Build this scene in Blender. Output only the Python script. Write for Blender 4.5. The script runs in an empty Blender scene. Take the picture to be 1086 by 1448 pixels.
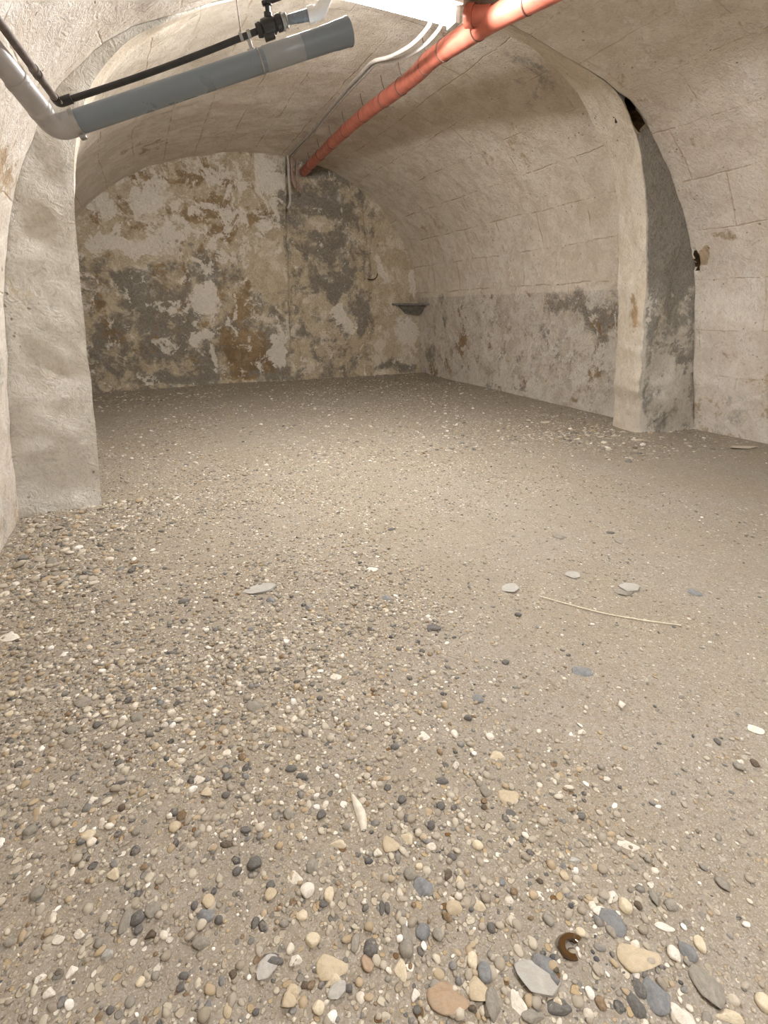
import bpy, bmesh, math, random
import numpy as np
from mathutils import Vector, Matrix

scene = bpy.context.scene
COL = scene.collection

# ------------------------------------------------------------------ camera, world, lights, exposure
PITCH, YAW, CAM_H = 0.38787, 0.42584, 1.10
cam = bpy.data.cameras.new('camera')
cam.sensor_fit = 'VERTICAL'
cam.sensor_height = 36.0
cam.lens = 700.0 / 1448.0 * 36.0
cam.clip_start = 0.02
cam_ob = bpy.data.objects.new('camera', cam)
COL.objects.link(cam_ob)
cam_ob.location = (0, 0, CAM_H)
cam_ob.rotation_euler = (math.pi / 2 - PITCH, 0, -YAW)
scene.camera = cam_ob

world = bpy.data.worlds.new('world')
world.use_nodes = True
world.node_tree.nodes['Background'].inputs[0].default_value = (0.9, 0.92, 1.0, 1)
world.node_tree.nodes['Background'].inputs[1].default_value = 0.0
scene.world = world

scene.view_settings.view_transform = 'Standard'
scene.view_settings.look = 'None'
scene.view_settings.gamma = 1.0
scene.view_settings.use_curve_mapping = False
scene.view_settings.exposure = EXPOSURE = 0.0

TUBE_EMIT = 425.0            # fluorescent luminaire under the arch


def area_lamp(name, loc, sx, sy, power, color, rot=(0, 0, 0)):
    d = bpy.data.lights.new(name, 'AREA')
    d.shape = 'RECTANGLE'
    d.size, d.size_y = sx, sy
    d.energy = power
    d.color = color
    o = bpy.data.objects.new(name, d)
    o.location = loc
    o.rotation_euler = rot
    COL.objects.link(o)
    return o


# further tube lamps of the same cellar, along the crown behind the photographer
area_lamp('ceiling_tube_lamp', (1.2, -0.7, 2.6), 1.3, 0.12, 128, (1.0, 0.985, 0.985), (0, 0, 0))

scene.cycles.max_bounces = 6
scene.cycles.diffuse_bounces = 4
scene.cycles.adaptive_threshold = 0.03
scene.cycles.glossy_bounces = 2
scene.cycles.use_denoising = True

rng = np.random.default_rng(7)
random.seed(7)


# ------------------------------------------------------------------ helpers
def srgb(r, g, b):
    f = lambda c: c / 12.92 if c <= 0.04045 else ((c + 0.055) / 1.055) ** 2.4
    return (f(r / 255), f(g / 255), f(b / 255), 1)


def vnoise(p, seed=0):
    """value noise of an (n,3) array, 0..1"""
    p = np.asarray(p, float)
    i = np.floor(p).astype(np.int64)
    f = p - i
    f = f * f * (3 - 2 * f)

    def h(a, b, c):
        n = (a * 374761393 + b * 668265263 + c * 2147483647 + seed * 1274126177) & 0xffffffff
        n = ((n ^ (n >> 13)) * 1274126177) & 0xffffffff
        n = n ^ (n >> 16)
        return (n & 0xffff) / 65535.0
    x, y, z = i[:, 0], i[:, 1], i[:, 2]
    r = 0
    for dx in (0, 1):
        for dy in (0, 1):
            for dz in (0, 1):
                w = (f[:, 0] if dx else 1 - f[:, 0]) * (f[:, 1] if dy else 1 - f[:, 1]) * (f[:, 2] if dz else 1 - f[:, 2])
                r = r + w * h(x + dx, y + dy, z + dz)
    return r


def fbm(p, scale, octaves=4, seed=0):
    p = np.asarray(p, float) * scale
    a, t, s = 1.0, 0.0, 0.0
    for o in range(octaves):
        t = t + a * vnoise(p + 17.3 * o, seed + o)
        s += a
        a *= 0.5
        p = p * 2.03
    return t / s


def mesh_np(name, v, faces, uv=None, cols=None, smooth=True, midx=None):
    """mesh from numpy arrays; faces (n,4) or (n,3); uv per vertex; cols {name:(n,4)}"""
    me = bpy.data.meshes.new(name)
    v = np.ascontiguousarray(v, np.float32)
    faces = np.ascontiguousarray(faces, np.int32)
    k = faces.shape[1]
    me.vertices.add(len(v)); me.vertices.foreach_set('co', v.ravel())
    me.loops.add(faces.size); me.loops.foreach_set('vertex_index', faces.ravel())
    me.polygons.add(len(faces))
    me.polygons.foreach_set('loop_start', np.arange(0, faces.size, k, dtype=np.int32))
    me.polygons.foreach_set('loop_total', np.full(len(faces), k, np.int32))
    me.polygons.foreach_set('use_smooth', np.full(len(faces), smooth))
    if midx is not None:
        me.polygons.foreach_set('material_index', np.ascontiguousarray(midx, np.int32))
    if uv is not None:
        l = me.uv_layers.new(name='uv')
        l.data.foreach_set('uv', np.ascontiguousarray(uv[faces.ravel()], np.float32).ravel())
    for n, c in (cols or {}).items():
        a = me.attributes.new(n, 'FLOAT_COLOR', 'POINT')
        a.data.foreach_set('color', np.ascontiguousarray(c, np.float32).ravel())
    me.update(calc_edges=True)
    me.validate()
    return me


def link(name, me, mats, parent=None):
    o = bpy.data.objects.new(name, me)
    COL.objects.link(o)
    for m in (mats if isinstance(mats, (list, tuple)) else [mats]):
        me.materials.append(m)
    if parent is not None:
        o.parent = parent
        o.matrix_parent_inverse = Matrix.Translation(-Vector(parent.location))
    return o


def thing(name, label, cat, loc=(0, 0, 0), group=None):
    o = bpy.data.objects.new(name, None)
    o.empty_display_size = 0.1
    COL.objects.link(o)
    o.location = loc
    return tag(o, label, cat, group)


def tag(o, label, cat, group=None):
    o['label'] = label
    o['category'] = cat
    if group:
        o['group'] = group
    return o


def grid_faces(nu, nv):
    i = np.arange(nu * nv).reshape(nu, nv)
    return np.stack([i[:-1, :-1], i[1:, :-1], i[1:, 1:], i[:-1, 1:]], -1).reshape(-1, 4)


# ---- node helper
class NT:
    def __init__(self, name, rough=0.9, spec=0.25):
        self.m = bpy.data.materials.new(name)
        self.m.use_nodes = True
        self.t = self.m.node_tree
        self.b = self.t.nodes['Principled BSDF']
        self.b.inputs['Roughness'].default_value = rough
        self.b.inputs['Specular IOR Level'].default_value = spec

    def n(self, kind, out=0, props=None, **ins):
        nd = self.t.nodes.new(kind)
        for k, v in (props or {}).items():
            setattr(nd, k, v)
        for k, v in ins.items():
            key = int(k[1:]) if k[0] == 'i' and k[1:].isdigit() else k.replace('_', ' ')
            self.put(nd.inputs[key], v)
        return nd.outputs[out]

    def put(self, sock, v):
        if isinstance(v, bpy.types.NodeSocket):
            self.t.links.new(v, sock)
        elif isinstance(v, (tuple, list)) and len(v) == 4 and sock.type == 'VECTOR':
            sock.default_value = v[:3]
        else:
            sock.default_value = v

    def coord(self):
        return self.n('ShaderNodeTexCoord', 3)

    def noise(self, vec, scale, detail=4, rough=0.55, dist=0.0, out=0):
        return self.n('ShaderNodeTexNoise', out, Vector=vec, Scale=scale, Detail=detail, Roughness=rough, Distortion=dist)

    def mix(self, fac, a, b, mode='MIX'):
        nd = self.t.nodes.new('ShaderNodeMix')
        nd.data_type = 'RGBA'
        nd.blend_type = mode
        self.put(nd.inputs[0], fac); self.put(nd.inputs[6], a); self.put(nd.inputs[7], b)
        return nd.outputs[2]

    def ramp(self, v, lo, hi, a=0.0, b=1.0):
        return self.n('ShaderNodeMapRange', 0, {'interpolation_type': 'SMOOTHSTEP'}, i0=v, i1=lo, i2=hi, i3=a, i4=b)

    def math(self, op, a, b=0.0):
        return self.n('ShaderNodeMath', 0, {'operation': op}, i0=a, i1=b)

    def bump(self, h, strength, dist=0.02, prev=None):
        ins = dict(Height=h, Strength=strength, Distance=dist)
        if prev is not None:
            ins['Normal'] = prev
        return self.n('ShaderNodeBump', 0, None, **ins)

    def out(self, color=None, normal=None, rough=None):
        if color is not None: self.put(self.b.inputs['Base Color'], color)
        if normal is not None: self.put(self.b.inputs['Normal'], normal)
        if rough is not None: self.put(self.b.inputs['Roughness'], rough)
        return self.m


def plaster(name, c1, c2, brown, grey, white, courses=None, joint=None, bump=0.5, joint_amt=0.5, rugged=1.0):
    """old lime-washed masonry; attribute 'stain': R brown, G grey, B white"""
    N = NT(name, 0.93, 0.15)
    P = N.coord()
    big = N.noise(P, 1.3, 5, 0.6)
    mid = N.noise(P, 6.0, 6, 0.7, 0.6)
    brush = N.noise(P, 17.0, 4, 0.62, 2.6)
    fine = N.noise(P, 42.0, 4, 0.72, 1.8)
    col = N.mix(N.ramp(mid, 0.40, 0.60), c1, c2)
    col = N.mix(N.ramp(big, 0.5, 0.72, 0.0, 0.30), col, brown)
    col = N.mix(N.ramp(N.noise(P, 3.1, 6, 0.7, 0.4), 0.52, 0.60, 0.0, 0.5), col, white)
    col = N.mix(N.ramp(brush, 0.52, 0.66, 0.0, 0.42), col, white)
    col = N.mix(N.ramp(brush, 0.32, 0.46, 0.42, 0.0), col, tuple(x * 0.66 for x in c2[:3]) + (1,))
    hj = None
    if courses:
        uv = N.n('ShaderNodeUVMap', 0, {'uv_map': 'uv'})
        wob = N.mix(0.07, uv, N.noise(P, 2.2, 5, 0.6, 0, 1), 'ADD')
        br = N.t.nodes.new('ShaderNodeTexBrick')
        N.put(br.inputs['Vector'], wob)
        br.offset = 0.43
        br.squash = 1.3
        br.squash_frequency = 3
        for k, v in (('Scale', 1.0), ('Mortar Size', 0.010), ('Mortar Smooth', 1.0), ('Bias', 0.0), ('Brick Width', courses[0]), ('Row Height', courses[1])):
            br.inputs[k].default_value = v
        br.inputs['Color1'].default_value = (0.1, 0.1, 0.1, 1)
        br.inputs['Color2'].default_value = (0.9, 0.9, 0.9, 1)
        br.inputs['Mortar'].default_value = (0.5, 0.5, 0.5, 1)
        tone = br.outputs['Color']
        col = N.mix(N.math('MULTIPLY', tone, 0.38), col, c2)
        patchy = N.ramp(N.noise(P, 2.6, 6, 0.7), 0.44, 0.58)
        jf = N.math('MULTIPLY', N.math('MULTIPLY', br.outputs['Fac'], patchy), joint_amt)
        col = N.mix(jf, col, joint or brown)
        # crumbs of bare stone strung along the open joints
        crumb = N.math('MULTIPLY', N.ramp(br.outputs['Fac'], 0.05, 0.5), N.ramp(N.noise(P, 13.0, 5, 0.7), 0.55, 0.64))
        col = N.mix(N.math('MULTIPLY', crumb, 0.55), col, brown)
        hj = N.math('MULTIPLY', N.math('MULTIPLY', br.outputs['Fac'], patchy), -0.45)
    st = N.n('ShaderNodeAttribute', 0, {'attribute_name': 'stain'})
    sep = N.t.nodes.new('ShaderNodeSeparateColor')
    N.put(sep.inputs[0], st)

    def patches(loc, s1, s2, dist):
        v = N.n('ShaderNodeMapping', 0, None, Vector=P, Location=loc)
        a = N.noise(v, s1, 7, 0.66, dist)
        b = N.noise(v, s2, 6, 0.7, dist * 2)
        return N.math('ADD', N.math('MULTIPLY', a, 0.74), N.math('MULTIPLY', b, 0.26))
    w1 = patches((0, 0, 0), 3.6, 15.0, 0.4)
    w2 = patches((5, 3, 1), 4.2, 17.0, 0.4)
    w3 = patches((9, 8, 4), 4.0, 13.0, 0.6)

    def mask(ch, w, amt, soft):
        s = N.math('ADD', ch, N.math('MULTIPLY', N.math('SUBTRACT', w, 0.5), amt))
        return N.ramp(s, 0.5 - soft, 0.5 + soft)
    mg = mask(sep.outputs[1], w2, 2.6, 0.16)
    mb = mask(sep.outputs[0], w1, 2.6, 0.10)
    mw = mask(sep.outputs[2], w3, 3.0, 0.06)
    dk = lambda c, q: tuple(x * q for x in c[:3]) + (1,)
    col = N.mix(N.math('MULTIPLY', mg, 0.82), col, N.mix(N.ramp(brush, 0.35, 0.65), dk(grey, 0.72), dk(grey, 1.15)))
    col = N.mix(N.math('MULTIPLY', mb, 0.8), col, N.mix(N.ramp(mid, 0.38, 0.62), dk(brown, 1.1), dk(brown, 0.68)))
    col = N.mix(N.math('MULTIPLY', mw, 0.88), col, N.mix(N.ramp(brush, 0.35, 0.65), dk(white, 0.84), white))
    # small pits and specks
    vo = N.n('ShaderNodeTexVoronoi', 0, None, Vector=N.mix(0.05, P, N.noise(P, 9, 2, 0.5, 0, 1), 'ADD'), Scale=19.0)
    pit = N.math('MULTIPLY', N.ramp(vo, 0.09, 0.17, 1.0, 0.0), N.ramp(N.noise(P, 4.0, 5, 0.7), 0.50, 0.60))
    col = N.mix(N.math('MULTIPLY', pit, 0.65), col, srgb(112, 88, 60))
    col = N.mix(N.ramp(fine, 0.30, 0.48, 0.30, 0.0), col, dk(c2, 0.6))
    h = N.math('ADD', N.math('MULTIPLY', mid, 0.8), N.math('MULTIPLY', brush, 0.7 * rugged))
    h = N.math('ADD', h, N.math('MULTIPLY', fine, 0.4))
    h = N.math('ADD', h, N.math('MULTIPLY', mw, 0.18))
    h = N.math('ADD', h, N.math('MULTIPLY', pit, -0.4))
    if hj is not None:
        h = N.math('ADD', h, hj)
    nb = N.bump(h, bump, 0.03)
    return N.out(col, nb)


def simple(name, c, rough=0.5, metal=0.0, spec=0.5, var=0.12, scale=14.0, bump=0.0):
    N = NT(name, rough, spec)
    P = N.coord()
    f = N.noise(P, scale, 5, 0.6)
    dark = tuple(x * (1 - var * 2.2) for x in c[:3]) + (1,)
    col = N.mix(N.ramp(f, 0.35, 0.7), dark, c)
    N.b.inputs['Metallic'].default_value = metal
    return N.out(col, N.bump(f, bump, 0.01) if bump else None, N.ramp(f, 0.3, 0.7, min(1, rough + 0.12), max(0.05, rough - 0.08)))


# ------------------------------------------------------------------ materials
M = {}
M['front'] = plaster('whitewashed_vault', srgb(232, 224, 213), srgb(218, 208, 195), srgb(190, 164, 128), srgb(186, 180, 171), srgb(242, 236, 227), (0.8, 0.42), srgb(188, 160, 122), 0.6, 0.34)
M['rear'] = plaster('stone_vault', srgb(228, 218, 203), srgb(210, 198, 180), srgb(178, 150, 112), srgb(160, 153, 142), srgb(236, 228, 215), (0.74, 0.40), srgb(172, 146, 110), 0.6, 0.55)
M['low'] = plaster('rough_plaster', srgb(226, 216, 202), srgb(206, 194, 178), srgb(154, 122, 82), srgb(140, 133, 122), srgb(238, 231, 220), None, None, 0.9, 0.5, 1.5)
M['back'] = plaster('flaking_plaster', srgb(200, 186, 160), srgb(184, 168, 141), srgb(150, 123, 88), srgb(122, 117, 109), srgb(234, 226, 212), None, None, 0.8, 0.5, 1.2)
M['cement'] = plaster('grey_cement', srgb(224, 221, 212), srgb(208, 203, 192), srgb(214, 199, 170), srgb(146, 144, 138), srgb(236, 232, 224), None, None, 0.75, 0.5, 1.2)
M['reveal'] = plaster('arch_stones', srgb(236, 226, 210), srgb(222, 210, 191), srgb(196, 160, 112), srgb(176, 169, 158), srgb(243, 236, 224), None, None, 0.65, 0.5, 1.2)
M['cavity_shade'] = simple('shaded_cavity_brown', srgb(88, 72, 52), 0.95, 0, 0.1, 0.2, 30, 0.6)  # dark brown hole lining; the cavity's shade is put into the colour
M['pvc_pale'] = simple('pale_grey_plastic', srgb(140, 144, 146), 0.4, 0, 0.5, 0.06, 9)
M['pvc_grey'] = simple('grey_plastic', srgb(112, 121, 129), 0.32, 0, 0.5, 0.02, 9)
M['pvc_dusty'] = simple('dusty_grey_plastic', srgb(166, 162, 159), 0.45, 0, 0.4, 0.08, 9)
M['black'] = simple('black_plastic', srgb(42, 39, 36), 0.42, 0, 0.5, 0.15, 20)
M['black_dusty'] = simple('dusty_black_plastic', srgb(112, 101, 94), 0.6, 0, 0.4, 0.2, 25)
M['zinc'] = simple('galvanised_steel', srgb(172, 170, 166), 0.42, 0.7, 0.5, 0.15, 30)
M['white'] = simple('white_plastic', srgb(232, 230, 226), 0.4, 0, 0.5, 0.04)
M['orange'] = simple('orange_plastic', srgb(196, 112, 92), 0.4, 0, 0.5, 0.1, 12)
M['wire'] = simple('brown_wire', srgb(96, 70, 58), 0.6, 0, 0.4, 0.1)
M['cable'] = simple('grey_conduit', srgb(184, 176, 168), 0.5, 0, 0.4, 0.08, 20)
M['pinkcable'] = simple('pinkish_cable', srgb(164, 134, 122), 0.55, 0, 0.4, 0.12, 20)
M['slate'] = simple('grey_stone_slab', srgb(134, 130, 122), 0.85, 0, 0.2, 0.15, 18, 0.4)
M['housing'] = simple('lamp_housing', srgb(222, 220, 214), 0.5, 0, 0.4, 0.04)
M['iron'] = simple('rusty_iron', srgb(72, 56, 44), 0.8, 0.2, 0.3, 0.2)
N = NT('lit_tube')
N.b.inputs['Base Color'].default_value = (0.9, 0.9, 0.88, 1)
N.b.inputs['Emission Color'].default_value = (1.0, 0.98, 0.965, 1)
N.b.inputs['Emission Strength'].default_value = TUBE_EMIT
M['tube'] = N.m

# ------------------------------------------------------------------ the vaults (profiles in metres, x and height)
S = 1.1 / 1.5
CX = 2.6 * S
Y_RIB, Y_RIB2, Y_START = 4.40 * S, 5.0 * S, -2.6
OUTER = [(-1.125, -.06), (-1.115, 0), (-1.07, .3), (-1.0, .72), (-.906, 1.215), (-.82, 1.667), (-.716, 2.0), (-.647, 2.17), (-.497, 2.453), (-.288, 2.756), (-.038, 2.987), (.146, 3.118), (.282, 3.197), (.507, 3.285), (.829, 3.406), (1.4, 3.57), (2.0, 3.67), (2.65, 3.70), (3.3, 3.66), (3.9, 3.54), (4.464, 3.40), (4.6, 3.36), (4.813, 3.235), (5.008, 3.082), (5.283, 2.865), (5.503, 2.626), (5.727, 2.369), (5.858, 2.163), (6.072, 1.797), (6.214, 1.32), (6.45, .62), (6.66, 0), (6.67, -.06)]
INNER = [(-.555, -.06), (-.54, 0.04), (-.5, .35), (-.462, .675), (-.428, .996), (-.384, 1.443), (-.346, 1.811), (-.314, 2.071), (-.28, 2.278), (-.235, 2.477), (-.085, 2.82), (.011, 2.934), (.09, 3.014), (.248, 3.142), (.37, 3.2), (.602, 3.31), (.829, 3.40), (1.4, 3.565), (2.0, 3.665), (2.65, 3.695), (3.3, 3.655), (3.9, 3.535), (4.35, 3.42), (4.46, 3.375), (4.618, 3.239), (4.793, 3.059), (4.916, 2.832), (5.071, 2.464), (5.154, 2.133), (5.264, 1.782), (5.323, 1.408), (5.40, 1.012), (5.50, .502), (5.65, 0), (5.66, -.06)]
INNER2 = [(-.70, -.06), (-.68, 0), (-.56, .59), (-.50, 1.139), (-.42, 1.81), (-.36, 2.2), (-.29, 2.5), (-.13, 2.87), (.0, 3.04), (.14, 3.18), (.34, 3.34), (.64, 3.53), (1.1, 3.74), (1.6, 3.87), (2.2, 3.94), (2.7, 3.95), (3.1, 3.94), (3.524, 3.901), (3.821, 3.86), (4.1, 3.767), (4.457, 3.589), (4.752, 3.354), (4.99, 3.125), (5.15, 2.905), (5.30, 2.566), (5.401, 2.2), (5.472, 1.811), (5.624, 1.139), (5.704, .591), (5.819, 0), (5.83, -.06)]
REAR = [(-1.33, -.06), (-1.3, 0), (-1.28, 1.2), (-1.22, 1.8), (-1.08, 2.4), (-.795, 2.926), (-.491, 3.21), (-.112, 3.491), (.384, 3.775), (.873, 3.957), (1.619, 4.137), (2.264, 4.235), (2.7, 4.265), (3.1, 4.262), (3.595, 4.234), (4.045, 4.14), (4.51, 3.96), (4.997, 3.66), (5.337, 3.37), (5.696, 2.95), (5.924, 2.53), (6.091, 1.939), (6.143, 1.468), (6.22, .6), (6.27, 0), (6.28, -.06)]
NP = 260


def polar(pts):
    a = np.array(pts) * S
    return np.arctan2(a[:, 1], a[:, 0] - CX), np.hypot(a[:, 0] - CX, a[:, 1])


_lo = max(min(polar(p)[0]) for p in (OUTER, INNER, INNER2, REAR))
PHI = np.linspace(math.pi + 0.012, -0.012, NP)


def rad(pts):
    ph, r = polar(pts)
    ph = np.where(ph < -1.0, ph + 2 * math.pi, ph)
    o = np.argsort(ph)
    r = np.interp(PHI, ph[o], r[o])
    k = np.array([1, 2, 3, 2, 1], float); k /= k.sum()
    return np.convolve(np.pad(r, 2, mode='edge'), k, 'valid')


R_OUT, R_IN, R_IN2, R_REAR = rad(OUTER), rad(INNER), rad(INNER2), rad(REAR)
R_IN = np.minimum(R_IN, R_OUT - 0.002)
R_IN2 = np.maximum(R_IN2, R_IN + 0.004)
left_w = np.clip((PHI - 1.75) / 0.35, 0, 1)
R_REAR0 = np.maximum(R_REAR * (1 - left_w) + np.minimum(R_REAR, R_IN2 + 0.07) * left_w, R_IN2 + 0.05)
Z_OF = lambda r: r * np.sin(PHI)


def shell(stations, amp, seed, shift=None):
    """stations: list of (y, r array). Returns verts (nphi*ny), uv"""
    ny = len(stations)
    v = np.zeros((NP, ny, 3)); uv = np.zeros((NP, ny, 2))
    for j, (y, r) in enumerate(stations):
        v[:, j, 0] = CX + r * np.cos(PHI)
        v[:, j, 1] = y
        v[:, j, 2] = r * np.sin(PHI)
    d = np.linalg.norm(np.diff(v[:, ny // 2], axis=0), axis=1)
    arc = np.concatenate([[0], np.cumsum(d)])
    uv[:, :, 0] = v[:, :, 1]; uv[:, :, 1] = arc[:, None]
    flat = v.reshape(-1, 3)
    nse = (fbm(flat, 2.2, 5, seed) - 0.5) * amp * 1.6 + (fbm(flat, 11.0, 3, seed + 9) - 0.5) * amp * 0.55
    c = np.repeat(np.cos(PHI), ny); s_ = np.repeat(np.sin(PHI), ny)
    flat[:, 0] += nse * c
    flat[:, 2] += nse * s_
    return flat, uv.reshape(-1, 2), nse.reshape(NP, ny)


def blobs(P, lst, chans='ogw', noise_seed=3):
    """soft stain fields: lst of (channel, center xyz, radius xyz, strength)"""
    out = np.zeros((len(P), 4)); out[:, 3] = 1
    W = P + (np.stack([fbm(P, 2.5, 3, noise_seed + k) for k in range(3)], 1) - 0.5) * 0.35
    for ch, c, r, s in lst:
        d = ((W - np.array(c)) / np.array(r)) ** 2
        q = np.exp(-d.sum(1) * 0.7) * s
        k = {'o': 0, 'g': 1, 'w': 2}[ch]
        out[:, k] = np.maximum(out[:, k], q)
    return out


def normals_grid(flat, nu, nv):
    v = flat.reshape(nu, nv, 3)
    du = np.gradient(v, axis=0); dv = np.gradient(v, axis=1)
    n = np.cross(dv, du)
    n /= np.maximum(np.linalg.norm(n, axis=2, keepdims=True), 1e-9)
    return n.reshape(-1, 3)


def split_shell(flat, uv, cols, ny, cuts, names, mats, dark=None):
    """cut one continuous shell along phi rows into named structures; shared normals keep the seam invisible"""
    nrm = normals_grid(flat, NP, ny)
    for (a, b), nm, mt in zip(cuts, names, mats):
        sl = slice(a * ny, (b + 1) * ny)
        fc = grid_faces(b - a + 1, ny)[:, ::-1]
        mi = None if dark is None else (dark[sl][fc].mean(1) > 0.5).astype(np.int32)
        me = mesh_np(nm, flat[sl], fc, uv[sl], {'stain': cols[sl]}, True, mi)
        me.normals_split_custom_set_from_vertices([tuple(x) for x in nrm[sl]])
        o = link(nm, me, [mt, M['cavity_shade']] if dark is not None else mt)
        o['kind'] = 'structure'


# front bay
ys = np.concatenate([np.linspace(Y_START, Y_RIB - 0.45, 120), np.linspace(Y_RIB - 0.44, Y_RIB, 45)])
# behind the cement face the vault runs on a little, so the open joints at the right end in masonry
r_behind = np.where((PHI < 1.2) & (R_OUT * np.sin(PHI) < 3.30 * S), R_OUT + 0.018, R_OUT + 0.3)
stn = [(y, R_OUT) for y in ys] + [(Y_RIB + 0.004, R_OUT * .5 + r_behind * .5), (Y_RIB + 0.03, r_behind), (Y_RIB + 0.22, r_behind)]
v, uv, nz_front = shell(stn, 0.028, 1)
# a broken-out hole in the right wall beside the pier
hole = np.array([5.93 * S, Y_RIB - 0.025, 2.02 * S])
jag = (fbm(v, 22.0, 3, 77) - 0.5) * 0.07
dh = np.clip(1.6 * np.exp(-((((v + jag[:, None] - hole) / np.array([0.22, 0.035, 0.085])) ** 2).sum(1))) - .35, 0, 1)
v[:, 0] += 0.07 * dh
st = blobs(v, [('o', (6.6 * S, 2.9, 0.35), (0.3, 0.16, 0.28), .62), ('o', (6.6 * S, 2.3, 0.2), (0.3, 0.3, 0.25), .55), ('g', (6.6 * S, 2.2, 0.25), (0.4, 0.35, 0.3), .45),
              ('o', hole, (0.2, 0.04, 0.085), 1.3), ('o', (5.2 * S, 2.5, 2.15), (0.2, 0.45, 0.06), .42), ('o', (5.9 * S, 2.6, 1.62), (0.3, 0.5, 0.05), .42), ('o', (5.6 * S, 2.2, 1.9), (0.3, 0.5, 0.04), .42),
              ('w', (5.6 * S, 2.0, 1.9), (0.5, 0.9, 0.6), .4), ('o', (-1.0 * S, 2.6, 0.5), (0.2, 0.4, 0.5), .4), ('o', (-.6 * S, 3.0, 1.7), (0.2, 0.3, 0.4), .42)])
zz = R_OUT * np.sin(PHI)
lowm = np.clip(1 - v[:, 2] / 0.9, 0, 1)
st[:, 0] = np.maximum(st[:, 0], .18 + .2 * lowm)
st[:, 1] = np.maximum(st[:, 1], .12 + .2 * lowm)
st[:, 2] = np.maximum(st[:, 2], .3)
kl = int(np.argmax(zz > 1.30)); kr = NP - 1 - int(np.argmax(zz[::-1] > 1.10))
split_shell(v, uv, st, len(stn), [(0, kl), (kl, kr), (kr, NP - 1)], ['wall_left', 'ceiling', 'wall_right'], [M['front']] * 3, np.maximum(dh > .25, v[:, 1] > Y_RIB + 0.02).astype(float))  # hole and run-on behind the face get the brown with painted shade

# rear bay
Y_END = 8.62
ys = Y_RIB2 - 0.02 + (Y_END - Y_RIB2 + 0.02) * np.linspace(0, 1, 150)
stn = []
for y in ys:
    t = np.clip((y - Y_RIB2) / 3.2, 0, 1); t = t * t * (3 - 2 * t)
    stn.append((y, R_REAR0 * (1 - t) + R_REAR * t))
v, uv, _ = shell(stn, 0.03, 21)
st = blobs(v, [('g', (6.2 * S, 4.6, 1.18), (0.4, 0.75, 0.16), .75), ('g', (6.2 * S, 4.3, 0.95), (0.4, 0.28, 0.30), .72), ('o', (6.2 * S, 4.3, 0.5), (0.4, 0.28, 0.25), .58),
              ('o', (6.2 * S, 7.05, 1.03), (0.4, 0.20, 0.14), .95), ('o', (6.2 * S, 7.1, 0.62), (0.4, 0.13, 0.22), .9), ('o', (6.0 * S, 4.9, 0.2), (0.4, 0.3, 0.12), .5),
              ('w', (6.1 * S, 6.0, 1.5), (0.4, 1.2, 0.25), .5), ('w', (6.2 * S, 5.6, 0.6), (0.4, 0.9, 0.5), .42), ('g', (4.0 * S, 4.2, 2.85), (0.8, 0.35, 0.3), .45),
              ('g', (6.2 * S, 8.0, 0.5), (0.4, 0.25, 0.4), .5), ('o', (5.0 * S, 5.2, 2.6), (0.6, 0.5, 0.25), .35), ('o', (0.6 * S, 7.0, 2.7), (0.6, 0.7, 0.15), .42), ('o', (4.9 * S, 7.6, 2.2), (0.9, 0.7, 0.3), .4)])
zz = R_REAR * np.sin(PHI)
lowm = np.clip(1 - v[:, 2] / 1.35, 0, 1)
st[:, 2] = np.maximum(st[:, 2], (lowm > 0) * (0.36 + .06 * lowm))
st[:, 1] = np.maximum(st[:, 1], (lowm > 0) * (0.26 + .08 * lowm))
st[:, 0] = np.maximum(st[:, 0], (lowm > 0) * (0.20 + .14 * lowm))
kl = int(np.argmax(zz > 1.25)); kr = NP - 1 - int(np.argmax(zz[::-1] > 1.27))
split_shell(v, uv, st, len(ys), [(0, kl), (kl, kr), (kr, NP - 1)], ['wall_left_rear', 'ceiling_rear', 'wall_right_rear'], [M['rear'], M['rear'], M['low']])

# transverse arch: grey cement face towards the camera, stone reveal, rear return
nf, nr_ = 14, 12
cols_, rows_ = [], []
edge = np.stack([np.zeros(NP), np.full(NP, 5.0), np.arange(NP) * 0.17], 1)
chip = (vnoise(edge, 5) - 0.5) * 0.022 + (vnoise(edge * np.array([1, 1, 3.1]), 8) - 0.5) * 0.016
zin = R_IN * np.sin(PHI)
right = PHI < 1.2
rough_edge = np.where(right, np.where(zin < 1.25, 1.3, 0.6), 0.12)
r_in = R_IN + chip * rough_edge
r_in = np.minimum(r_in, R_OUT - 0.001)
V = []
for k in range(nf):                       # face
    t = k / (nf - 1)
    r = (R_OUT + 0.03) * (1 - t) + r_in * t
    bulge = 4 * t * (1 - t)
    p = np.stack([CX + r * np.cos(PHI), np.full(NP, Y_RIB), r * np.sin(PHI)], 1)
    yy = (fbm(p, 5.0, 4, 31) - 0.5) * 0.035 * np.clip(1.6 * (1 - abs(2 * t - 1)) + 0.25, 0, 1)
    # broken cleft near the crown on the right: the joint behind the face is open
    cz = r * np.sin(PHI); cx_ = CX + r * np.cos(PHI)
    cleft = np.exp(-(((cx_ - 4.66 * S) / 0.14) ** 2 + ((cz - 3.24 * S) / 0.11) ** 2)) * right * np.clip(1.5 * (1 - t) , 0, 1)
    p[:, 1] += yy + 0.19 * np.clip(cleft * 1.8 - .25, 0, 1) + np.where(right & (p[:, 2] < 1.28), -0.03, 0) * np.clip(2 - abs(2 * t - 1) * 2, 0, 1) * np.clip((fbm(p, 4.0, 4, 35) - .38) * 5, 0, 1)
    foot = np.clip(1 - p[:, 2] / 0.12, 0, 1)
    p[:, 1] -= 0.02 * foot
    V.append(p)
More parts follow.
